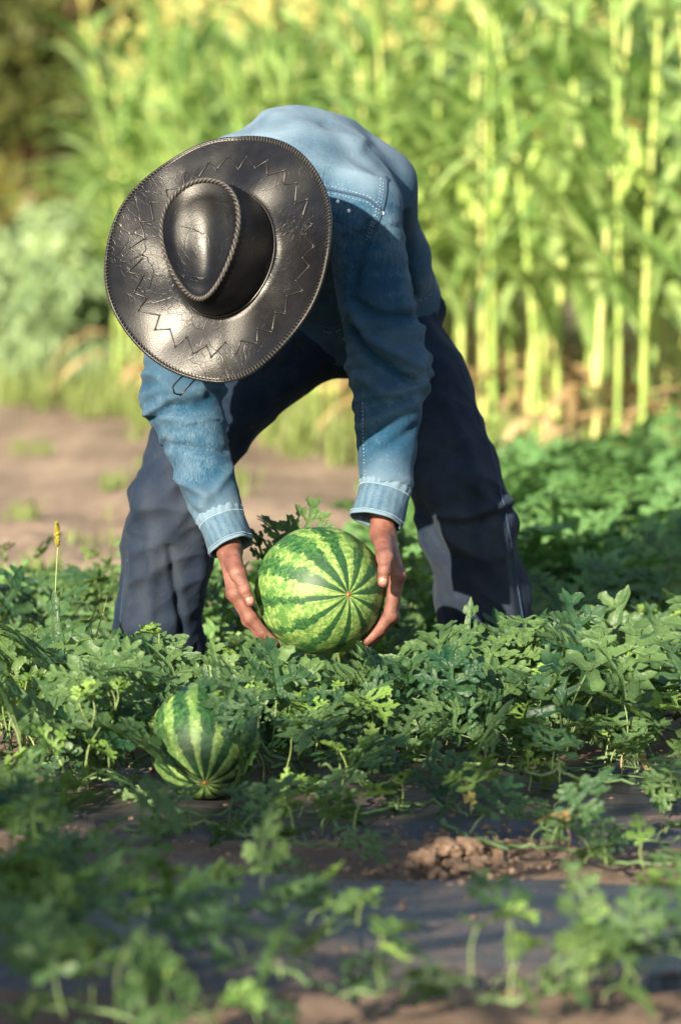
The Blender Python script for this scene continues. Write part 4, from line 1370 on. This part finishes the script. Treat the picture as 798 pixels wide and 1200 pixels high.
mb.build('crown_top', M['leather'], crown, at=HAT_C)
# braid round the crown's edge: two strands twisted together
bd = MB()
for ph in (0, PI):
    pts = []
    for k in range(401):
        a = 2 * PI * k / 400
        x, y, z = crown_ring(1.0, a)
        tw = a * 32 + ph
        l = math.hypot(x, y)
        pts.append(H(x + x / l * 0.0024 * math.cos(tw), y + y / l * 0.0024 * math.cos(tw), z + 0.003 + 0.0023 * math.sin(tw)))
    bd.tube(pts, 0.0026, 5, cap=False)
bd.build('crown_braid', M['braid'], crown, at=HAT_C)
# band at the crown's foot, and the chin cord below the brim
bb = MB()
ring = [H(*[c * m for c, m in zip(oval(2 * PI * k / 96, CA, CB, 0.05), (1.02, 1.02))], 0.0065) for k in range(97)]
bb.tube(ring, 0.0024, 6, cap=False)
bb.build('crown_band', M['lace'], crown, at=HAT_C)
cc = MB()
c0 = H(-0.085, 0.10, -0.004)
cc.tube(spline([c0, P(215, 440, 6.70), P(204, 458, 6.72), P(212, 462, 6.74), P(222, 452, 6.76), H(-0.06, 0.05, -0.07)], 8), 0.0016, 5)
cc.build('chin_cord', M['lace'], hat)
# ================================================================== WATERMELONS
def melon(name, label, c, axis, ra, rl, mat, nrib, group='striped watermelons'):
    """local z runs through the blossom end (positive) and the stem end"""
    root = empty(name, c, label, 'watermelon', group)
    rot = Vector(axis).normalized().to_track_quat('Z', 'Y')
    nu, nv = 96, 64
    vs = []; fs = []
    for j in range(nv + 1):
        th = PI * j / nv
        for k in range(nu):
            ph = 2 * PI * k / nu
            rib = 1 + 0.007 * math.cos(ph * nrib) * math.sin(th) ** 0.7 + 0.006 * mnoise.noise((math.cos(ph) * 1.3, math.sin(ph) * 1.3, th))
            dip = 1 - 0.035 * math.exp(-(th / 0.16) ** 2) - 0.03 * math.exp(-((PI - th) / 0.16) ** 2)
            vs.append((math.sin(th) * math.cos(ph) * ra * rib, math.sin(th) * math.sin(ph) * ra * rib, math.cos(th) * rl * dip))
    for j in range(nv):
        for k in range(nu):
            fs.append((j * nu + k, (j + 1) * nu + k, (j + 1) * nu + (k + 1) % nu, j * nu + (k + 1) % nu))
    me = mesh('rind', vs, fs, mat)
    o = link('rind', me, root, c)
    o.rotation_mode = 'QUATERNION'; o.rotation_quaternion = rot
    mb = MB()
    mb.ball((0, 0, rl * 0.966), 0.0035, (1, 1, 0.5), 10, 6)
    for i in range(6): mb.tube([(0.001, 0, rl * 0.966), (0.004 * math.cos(i), 0.004 * math.sin(i), rl * 0.968)], 0.0006, 4)
    b = mb.build('blossom_scar', M['scar'], root, at=c, local=True)
    b.rotation_mode = 'QUATERNION'; b.rotation_quaternion = rot
    mb = MB()
    mb.tube(spline([(0, 0, -rl * 0.95), (0.004, 0, -rl - 0.015), (0.012, 0.008, -rl - 0.04), (0.010, 0.02, -rl - 0.06)], 5), 0.0035, 6)
    b = mb.build('stem', M['vine'], root, at=c, local=True)
    b.rotation_mode = 'QUATERNION'; b.rotation_quaternion = rot
    return root
melon('watermelon', "large striped watermelon lifted between the bending person's two hands", MC, (0.42, -0.90, 0.03), 0.115, 0.124, M['melon_a'], 10)
GM = P(240, 878, 6.22); GM.z = 0.098
melon('watermelon', 'smaller striped watermelon lying on the ground among the vine leaves', GM, (0.03, -0.80, -0.60), 0.0905, 0.100, M['melon_b'], 11)
# ================================================================== WATERMELON VINES
def leaf_local(rg, L, lob=1.0, cup=0.22, droop=0.25, wav=0.12):
    """deeply lobed watermelon blade in its own plane: y along the midrib, z up"""
    vs = []; fs = []; va = []
    def lobe(o, ang, length, width, rows, tipw=0.35, bumps=0.3, ph=0.0):
        d = Vector((math.sin(ang), math.cos(ang), 0)); s = Vector((d.y, -d.x, 0))
        n0 = len(vs)
        curve = rg.uniform(-.25, .25)
        for i in range(rows + 1):
            t = i / rows
            c = o + d * (length * t) + s * (curve * length * t * t * .5)
            prof = (0.66 + 0.40 * t) * (1 if t < .68 else math.sqrt(max(0, 1 - ((t - .68) / .32) ** 2)) * .93 + .07)
            bl = 1 + bumps * math.sin(t * PI * 3.6 + ph); br = 1 + bumps * math.sin(t * PI * 3.6 + ph + 1.3)
            w = width * prof
            vs.extend([c - s * w * bl, c, c + s * w * br])
            va.extend([0, 1 - .35 * t, 0])
            if i:
                a = n0 + (i - 1) * 3
                fs.extend([(a, a + 1, a + 4, a + 3), (a + 1, a + 2, a + 5, a + 4)])
    W = L * .066
    lobe(Vector((0, 0, 0)), rg.uniform(-.06, .06), L, W * 1.05, 10, bumps=.34, ph=rg.uniform(0, 6))
    for sgn in (-1, 1):
        for (y0, an, ln, w, sub) in ((.04, 1.85, .30, 1.1, 0), (.17, 1.22, .55, 1.15, 2), (.46, .95, .43, 1.1, 1), (.74, .72, .22, 1.0, 0)):
            ln2 = ln * rg.uniform(.8, 1.2) * lob; an2 = an + rg.uniform(-.15, .15)
            o = Vector((0, y0 * L, 0))
            lobe(o, sgn * an2, ln2 * L, W * w, 6, bumps=.24, ph=rg.uniform(0, 6))
            d = Vector((math.sin(sgn * an2), math.cos(an2), 0))
            for k in range(sub):
                q = .40 + .27 * k
                for s2 in (-1, 1):
                    lobe(o + d * (ln2 * L * q), sgn * an2 + s2 * 1.0, ln2 * L * (.38 - .06 * k), W * .9, 4, bumps=.1, ph=rg.uniform(0, 6))
    out = []
    f = 1 / L
    ph = rg.uniform(0, 6)
    for i, p in enumerate(vs):
        r2 = (p.x * p.x) * f * f
        z = L * (cup * abs(p.x) * f - droop * (p.y * f) ** 2 * .8 - .35 * r2 * (1 if cup > 0 else 0))
        z += (1 - va[i]) * L * .035 + wav * L * .35 * math.sin(p.x * f * 9 + ph) * math.cos(p.y * f * 7 + ph * 2) * (.3 + abs(p.x) * f)
        out.append(Vector((p.x, p.y, z)))
    return out, fs, va
def vine_leaf_mesh(seed, L, H, reach, pitch, lob=1.0, cup=.22, droop=.3, mat='leaf', wav=.14):
    """petiole from the origin up to the blade's foot, the blade beyond it"""
    rg = random.Random(seed)
    mb = MB()
    top = Vector((rg.uniform(-.01, .01), reach, H))
    pts = spline([(0, 0, 0), (0, reach * .25, H * .6), tuple(top)], 4)
    mb.tube(pts, [.0020 - .0007 * i / 8 for i in range(9)], 5, a=1.0)
    v, f, a = leaf_local(rg, L, lob, cup, droop, wav)
    rot = Matrix.Rotation(pitch, 3, 'X') @ Matrix.Rotation(rg.uniform(-.25, .25), 3, 'Y')
    mb.add([top + rot @ p for p in v], f, a)
    me = mesh('leaf', mb.v, mb.f, M[mat]); attr(me, 'vein', mb.a)
    return me
DROOP = []; RISE = []
for i in range(7):
    rr = random.Random(400 + i)
    DROOP.append(vine_leaf_mesh(500 + i * 17, rr.uniform(.10, .14), rr.uniform(.06, .13), rr.uniform(.01, .04), -.35 - .15 * i, rr.uniform(.9, 1.15), rr.uniform(.05, .5), rr.uniform(.15, .7)))
    RISE.append(vine_leaf_mesh(700 + i * 17, rr.uniform(.10, .14), rr.uniform(.04, .11), rr.uniform(.01, .04), .5 + .13 * i, rr.uniform(.9, 1.15), rr.uniform(.05, .5), rr.uniform(.2, .8)))
LEAVES = DROOP + RISE
YOUNG = [vine_leaf_mesh(900 + i * 7, rr_, .05 + .012 * i, .012, 1.1 - .45 * i, 1.0, .6, .2, 'leaf_young', .25) for i, rr_ in enumerate((.05, .06, .07, .08))]
LOW = [vine_leaf_mesh(1200 + i * 9, .085 + .012 * i, .02 + .010 * i, .03, (-.7, -.3, .5, .9)[i], 1.0, .25, .35) for i in range(4)]
DRY = [vine_leaf_mesh(1300 + i * 9, .055, .05, .02, -.6 + i * .9, .8, 1.2, .9, 'leaf_dry', .3) for i in range(2)]

mel_p = proj(GM); 
def blocked(c, r=0.0):
    """does a blade centred here stand in front of the ground melon, inside a melon, a hand or a leg?"""
    px, py, d = proj(c)
    if d < GM.y + .02 and ((px - 236) / 72) ** 2 + ((py - 893) / 70) ** 2 < 1: return True
    if (c - GM).length < .135: return True
    if d < 5.9 and 440 < px < 620 and 945 < py < 1040: return True
    if d < 6.95 and 268 < px < 480 and py < 782: return True
    if d < 7.05 and 232 < px < 500 and py < 735: return True
    if d < 7.05 and 200 < px < 335 and py < 772: return True
    if (c - MC).length < .18: return True
    if d < 7.35 and (120 < px < 262 or 490 < px < 640) and py < 734 + 16 * math.sin(px * .21): return True
    for a, b in ((RKNEE, RANK), (LKNEE, LANK)):
        ab = b - a; t = max(0, min(1.1, (c - a).dot(ab) / ab.length_squared))
        if (c - (a + ab * t)).length < .135: return True
    return False
def place_leaf(plant, rg, base, heading, meshes, scale, tilt=0.0, label=None, check=True):
    me = rg.choice(meshes)
    q = Matrix.Rotation(heading, 4, 'Z') @ Matrix.Rotation(rg.gauss(0, .22) + tilt, 4, 'X') @ Matrix.Rotation(rg.gauss(0, .22), 4, 'Y')
    v = me.vertices[58].co
    c = Vector(base) + (q.to_3x3() @ Vector(v)) * scale
    if check and blocked(c): return None
    o = bpy.data.objects.new('leaf', me)
    COL.objects.link(o)
    o.parent = plant
    o.matrix_local = Matrix.Translation(Vector(base) - org(plant)) @ q @ Matrix.Scale(scale, 4)
    if label: o['label'] = label
    return o
def vine(label, runners, nleaf, seed, young=.18, dry=.03, low=.0, group='watermelon vines of the bed', lift=.02, head=None, spread=.05, scale=(.55, 1.35), face=0.5):
    nleaf = int(nleaf * .45); dry *= .4
    """runners: lists of world points on the ground; leaves spring from them"""
    rg = random.Random(seed)
    r0 = Vector(runners[0][0])
    plant = empty('watermelon_vine', (r0.x, r0.y, 0), label, 'watermelon vine', group)
    cand = []
    for rn in runners:
        pts = spline(rn, 7)
        pts = [p + Vector((rg.gauss(0, .006), rg.gauss(0, .006), abs(rg.gauss(0, .006)))) for p in pts]
        mb = MB()
        mb.tube(pts, [(.0038 - .0022 * i / len(pts)) * (1.35 if i % 7 == 0 else 1) for i in range(len(pts))], 6)
        for p in pts[3::5]:      # curled tendrils
            a = rg.uniform(0, 2 * PI); tp = [p]
            for k in range(9):
                tp.append(p + Vector((math.cos(a) * .008 * k + .006 * math.sin(k * 1.7), math.sin(a) * .008 * k + .006 * math.cos(k * 1.7), .005 * k - .0004 * k * k)))
            mb.tube(tp, [.0011 - .00008 * k for k in range(10)], 4)
        mb.build('runner', M['vine'], plant, at=pts[0])
        cand += pts
    # shoots that arch up out of the runners and carry a few young leaves
    for k in range(max(2, nleaf // 12) if nleaf > 30 and low < .5 else 0):
        b = rg.choice(cand); a = rg.uniform(0, 2 * PI); ln = rg.uniform(.14, .34)
        d = Vector((math.cos(a), math.sin(a), 0)); hh = rg.uniform(.05, .13)
        sp_ = spline([b, b + d * ln * .3 + Vector((0, 0, hh * .75)), b + d * ln * .7 + Vector((0, 0, hh)), b + d * ln + Vector((rg.gauss(0, .02), rg.gauss(0, .02), hh * rg.uniform(.6, 1.25)))], 6)
        if any(blocked(q) for q in sp_[6:]): continue
        mb = MB(); mb.tube(sp_, [(.0030 - .0017 * i / len(sp_)) * (1.3 if i % 5 == 0 else 1) for i in range(len(sp_))], 6)
        mb.build('shoot', M['vine'], plant, at=b)
        for q in sp_[9::3]:
            place_leaf(plant, rg, q, rg.uniform(0, 2 * PI), YOUNG[2:] + LOW + DROOP[:2], rg.uniform(.45, .8), .3)
        place_leaf(plant, rg, sp_[-1], math.atan2(-d.x, d.y), YOUNG, .6, .3)
    made = 0; tries = 0
    while made < nleaf and tries < nleaf * 3:
        tries += 1
        b = rg.choice(cand) + Vector((rg.gauss(0, spread), rg.gauss(0, spread), 0))
        # the blades mostly turn towards the light on the left behind the camera
        hd = PI + .55 - rg.gauss(0, .8) if rg.random() < face else rg.gauss(0, .9)
        u = rg.random()
        if u < dry: ms, lb = DRY, 'dried curled yellow-brown leaf'
        elif u < dry + young: ms, lb = YOUNG, None
        elif u < dry + young + low: ms, lb = LOW, None
        else: ms, lb = (DROOP if math.cos(hd) < 0.1 else RISE), None
        if place_leaf(plant, rg, b, hd, ms, rg.uniform(*scale), 0.12, lb): made += 1
    return plant
def run(*pts, z=.012):
    return [(*(lambda g: (g.x, g.y))(G(px, py)), z + (extra[0] if extra else 0)) for (px, py, *extra) in pts]
def W(px, d, z=.012):
    p = P(px, 500, d); return (p.x, d, z)
def wander(px0, px1, d0, d1, seed, n=4, z=.02):
    rg = random.Random(seed)
    return [W(px0 + (px1 - px0) * i / n + rg.uniform(-14, 14), d0 + (d1 - d0) * i / n + rg.uniform(-.12, .12), z + rg.uniform(0, .03)) for i in range(n + 1)]

# the bed in focus
vine('watermelon vine in sunlight at the left edge beside the seed-headed grass', [wander(-60, 150, 6.75, 7.0, 1), wander(-40, 120, 7.2, 7.1, 2), wander(-50, 110, 6.45, 6.6, 3)], 120, 1, .28, .06)
vine("watermelon vine below the person's left trouser leg, above the ground melon", [wander(120, 330, 7.0, 6.9, 4), wander(110, 310, 6.7, 6.62, 5), wander(150, 330, 6.5, 6.55, 41)], 105, 2, .08, .0)
vine('watermelon vine with dark leaves right of the ground melon', [wander(300, 440, 6.35, 6.6, 6), wander(310, 420, 6.62, 6.8, 7), wander(320, 460, 6.95, 6.9, 8)], 95, 3, .08, .02)
vine("watermelon vine under the lifted melon and the right hand", [wander(420, 590, 6.75, 6.9, 9), wander(430, 560, 6.55, 6.62, 10), wander(450, 600, 7.05, 7.1, 11)], 95, 4, .12, .05)
vine("watermelon vine in front of the person's right trouser leg", [wander(570, 740, 6.9, 6.8, 12), wander(580, 720, 6.62, 6.6, 13), wander(600, 760, 7.15, 7.1, 14)], 100, 5, .2, .06)
vine('watermelon vine at the right edge above the brown soil', [wander(690, 850, 6.65, 6.7, 15), wander(700, 860, 6.45, 6.5, 16), wander(700, 860, 7.0, 7.1, 42)], 95, 6, .22, .09)
vine('watermelon vine on the left behind the first leaves', [wander(-80, 160, 7.7, 7.6, 17), wander(-80, 150, 8.3, 8.2, 18)], 110, 7, .22, .02)
vine('watermelon vine between the two trouser legs', [wander(230, 520, 7.5, 7.5, 19), wander(260, 500, 7.9, 8.0, 20)], 75, 8, .2, .01)
vine("watermelon vine behind the person's right trouser leg", [wander(610, 860, 7.6, 7.6, 21), wander(610, 880, 8.2, 8.1, 22)], 115, 9, .15, .02)
vine('watermelon vine at the left edge in front of the sunlit leaves', [wander(-60, 150, 6.15, 6.25, 23), wander(-60, 100, 5.9, 6.0, 24), wander(60, 170, 6.35, 6.3, 43)], 75, 10, .18, .03, .4)
vine('watermelon runner with small leaves on the film before the ground melon', [run((150, 985), (230, 975), (290, 990), (350, 1000), (420, 1006), (468, 996)), run((180, 950), (240, 968), (300, 962), (345, 968))], 24, 11, .45, .0, .5, scale=(.5, .8), spread=.012)
vine('watermelon shoot reaching over the film in the middle', [run((400, 985), (440, 960), (500, 955), (545, 970)), run((350, 900), (365, 935), (395, 985), (440, 1005))], 34, 12, .15, .0, .75, scale=(.5, .9), spread=.02)
vine('watermelon runner lying on the brown soil right of the clods', [run((520, 975), (570, 1000), (640, 1006), (720, 1020), (820, 1030)), run((540, 930), (600, 965), (680, 985), (800, 1000)), run((470, 900), (560, 905), (680, 915), (830, 925))], 84, 13, .15, .05, .75, scale=(.5, .95), spread=.035)
vine('blurred watermelon vine filling the lower left corner', [wander(-60, 120, 5.15, 5.1, 25), wander(-60, 60, 5.5, 5.5, 26), wander(-40, 190, 4.75, 4.7, 27), wander(-60, 260, 4.5, 4.45, 28)], 190, 14, .2, .02, .6, scale=(.55, .9), spread=.05)
vine('blurred watermelon vine along the bottom right', [wander(560, 860, 4.58, 4.55, 30), wander(690, 860, 4.72, 4.75, 31)], 85, 15, .25, .02, .6, scale=(.5, .9), spread=.07)
vine('blurred watermelon runner crossing the film at the bottom middle', [wander(190, 400, 5.0, 4.95, 32), wander(250, 560, 4.56, 4.5, 33)], 52, 16, .2, .0, .8, scale=(.5, .85), spread=.03)
vine('watermelon vine sprawling loosely over the film below the dry leaf at right', [wander(590, 830, 6.25, 6.2, 61), wander(560, 760, 6.38, 6.3, 62)], 44, 18, .15, .1, .7, spread=.05, scale=(.55, 1.0))
vine('watermelon vine sprawling loosely over the film right of the ground melon', [wander(380, 540, 6.3, 6.25, 63), wander(330, 470, 6.2, 6.0, 64)], 40, 19, .15, .03, .7, spread=.05, scale=(.55, 1.0))
# leaves of the sheltering vine that lie over the ground melon
sv = vine('watermelon vine with leaves lying over the top of the ground melon', [[(GM.x + .16, GM.y + .10, .02), (GM.x + .05, GM.y + .06, .12), (GM.x - .02, GM.y + .02, .20), (GM.x - .10, GM.y - .02, .18)]], 0, 33)
rg = random.Random(8)
for px, py, d, hd, s, ms in ((296, 840, 6.16, 2.6, .75, DROOP), (282, 812, 6.18, 2.9, .8, DROOP), (258, 788, 6.2, 3.4, .6, DROOP), (195, 806, 6.2, 3.7, .6, DROOP), (305, 868, 6.14, 2.4, .7, DROOP), (180, 845, 6.17, 3.9, .6, DROOP), (302, 826, 6.12, 2.5, .7, DROOP), (308, 890, 6.12, 2.2, .75, DROOP)):
    b = P(px, py, d); place_leaf(sv, rg, (b.x, b.y + .05, b.z - .05), hd, ms[:4], s, -.1, None, False)
for px, py, hd, s in ((186, 930, 2.4, .9), (165, 905, 2.9, .95), (200, 955, 3.4, .8), (225, 965, 2.8, .7), (268, 960, 3.8, .7), (290, 950, 3.3, .65)):
    b = G(px, py + 12); place_leaf(sv, rg, (b.x, b.y, .004), hd, LOW + DROOP[:2], s, 0, None, False)

# the far part of the melon patch: too many blurred leaves to count
def patch(spots, seed, label):
    rg = random.Random(seed)
    src = []
    for me in (DROOP[:4] + RISE[:3] + YOUNG[:2]):
        co = np.zeros(len(me.vertices) * 3, np.float32); me.vertices.foreach_get('co', co)
        va = np.zeros(len(me.vertices), np.float32); me.attributes['vein'].data.foreach_get('value', va)
        qs = np.array([tuple(p.vertices) for p in me.polygons if len(p.vertices) == 4], np.int32)
        src.append((co.reshape(-1, 3), va, qs))
    V = []; Q = []; A = []; n = 0
    for (x, y, z, s) in spots:
        co, va, qs = src[rg.randrange(len(src))]
        m = np.array((Matrix.Rotation(PI + .4 - rg.gauss(0, 1.1), 3, 'Z') @ Matrix.Rotation(rg.gauss(.1, .35), 3, 'X') @ Matrix.Rotation(rg.gauss(0, .3), 3, 'Y')) * s, np.float32)
        V.append(co @ m.T + np.array([x, y, z], np.float32)); Q.append(qs + n); A.append(va); n += len(co)
    me = mesh('vegetation', np.concatenate(V), np.concatenate(Q), M['leaf_far']); attr(me, 'vein', np.concatenate(A))
    o = link('vegetation', me); props(o, label, 'vegetation', kind='stuff')
rg = random.Random(77)
M['leaf_far'] = leaf_mat('far_watermelon_leaf', (0.060, 0.155, 0.050), (0.14, 0.26, 0.085), (0.26, 0.38, 0.17), (0.24, 0.42, 0.05), 0.32, 0.46, 0.4, 0.3)
sp = []
for i in range(1500):
    y = rg.uniform(8.4, 12.9); px = rg.uniform(455, 860)
    p = P(px, 500, y)
    edge = 1.0 - max(0, (y - 11.8)) * .5
    if rg.random() < edge: sp.append((p.x, y, rg.uniform(-.02, .09), rg.uniform(.8, 1.4)))
patch(sp, 1, "blurred melon leaves covering the ground behind the person's right trouser leg")
sp = []
for i in range(230):
    y = rg.uniform(7.9, 8.75); px = rg.uniform(-40, 460)
    p = P(px, 500, y)
    sp.append((p.x, y, rg.uniform(-.03, .04), rg.uniform(.7, 1.2)))
patch(sp, 2, 'blurred melon leaves in front of the bare soil on the left')

# ---- grasses standing in the bed
def blade(p0, p1, bend, w, label):
    p0 = Vector(p0); p1 = Vector(p1)
    path = spline([p0, p0.lerp(p1, .5) + Vector(bend), p1], 7)
    n = len(path)
    vs, fs, a = strip(path, [w * (1 - (i / (n - 1)) ** 1.6) + .0002 for i in range(n)], Vector((.9, .4, 0)), .2)
    t = empty('grass_blade', (p0.x, p0.y, 0), label, 'grass', 'single grasses standing in the bed')
    m = MB(); m.add(vs, fs, a)
    m.build('blade', M['grass'], t, attrname='vein')
t = empty('seed_grass', (P(62, 800, 6.8).x, 6.8, 0), 'thin grass stem with a yellow bottlebrush seed head above the leaves at left', 'grass')
s0, s1, s2 = Vector((P(60, 800, 6.8).x, 6.8, 0)), P(65, 700, 6.8), P(68, 641, 6.8)
mb = MB(); mb.tube(spline([s0, P(62, 775, 6.8), s1, s2], 6), [.0011 - .0003 * i / 18 for i in range(19)], 6); mb.build('stem', M['straw'], t)
mb = MB()
top = P(67, 612, 6.8); rg = random.Random(2)
mb.tube(spline([s2, s2.lerp(top, .5), top], 4), [.0012, .0030, .0034, .0036, .0034, .0032, .003, .0022, .0008], 8)
for i in range(150):
    u = rg.random(); c = s2.lerp(top, u); a = rg.uniform(0, 2 * PI); r = .0040 * math.sin(PI * (0.12 + .80 * u)) ** .5
    d = Vector((math.cos(a), math.sin(a), .55))
    mb.tube([c + d * r * .6, c + d * r * 1.05, c + d * r * 1.5 + Vector((0, 0, .002))], [.0012, .0010, .0002], 4)
o = mb.build('seed_head', M['seed'], t, at=s2)
blade((P(88, 800, 6.85).x, 6.85, .0), P(126, 700, 6.9), (-.004, 0, .012), .0042, 'straight green grass blade leaning right beside the seed-headed grass')
blade((P(40, 800, 6.7).x, 6.7, .0), P(4, 745, 6.7), (.0, 0, .03), .005, 'broad green grass blade leaning left at the left edge')
blade((P(85, 900, 6.45).x, 6.45, .0), P(82, 795, 6.5), (.012, 0, .0), .004, 'upright grass blade below the seed-headed grass')
blade((P(30, 830, 6.6).x, 6.6, .0), P(45, 735, 6.65), (-.012, 0, .0), .0035, 'thin upright grass blade left of the seed-headed grass')
# a leaf of the vine that shows behind the lifted melon, on its own shoot
pl = vine("watermelon shoot standing up behind the lifted melon", [[W(330, 7.15, .0), (P(338, 700, 7.12).x, 7.12, .10), (P(344, 650, 7.10).x, 7.10, .235)]], 0, 21)
rg = random.Random(6)
for b, hd, s in ((P(332, 650, 7.10), .5, 1.0), (P(344, 645, 7.12), -.3, 1.1), (P(318, 655, 7.12), 1.1, .9), (P(352, 650, 7.10), -.9, .9), (P(340, 650, 7.08), .1, .8)):
    place_leaf(pl, rg, (b.x, b.y, b.z - .06 * s), hd, RISE[2:6], s * .8, .35, None, False)
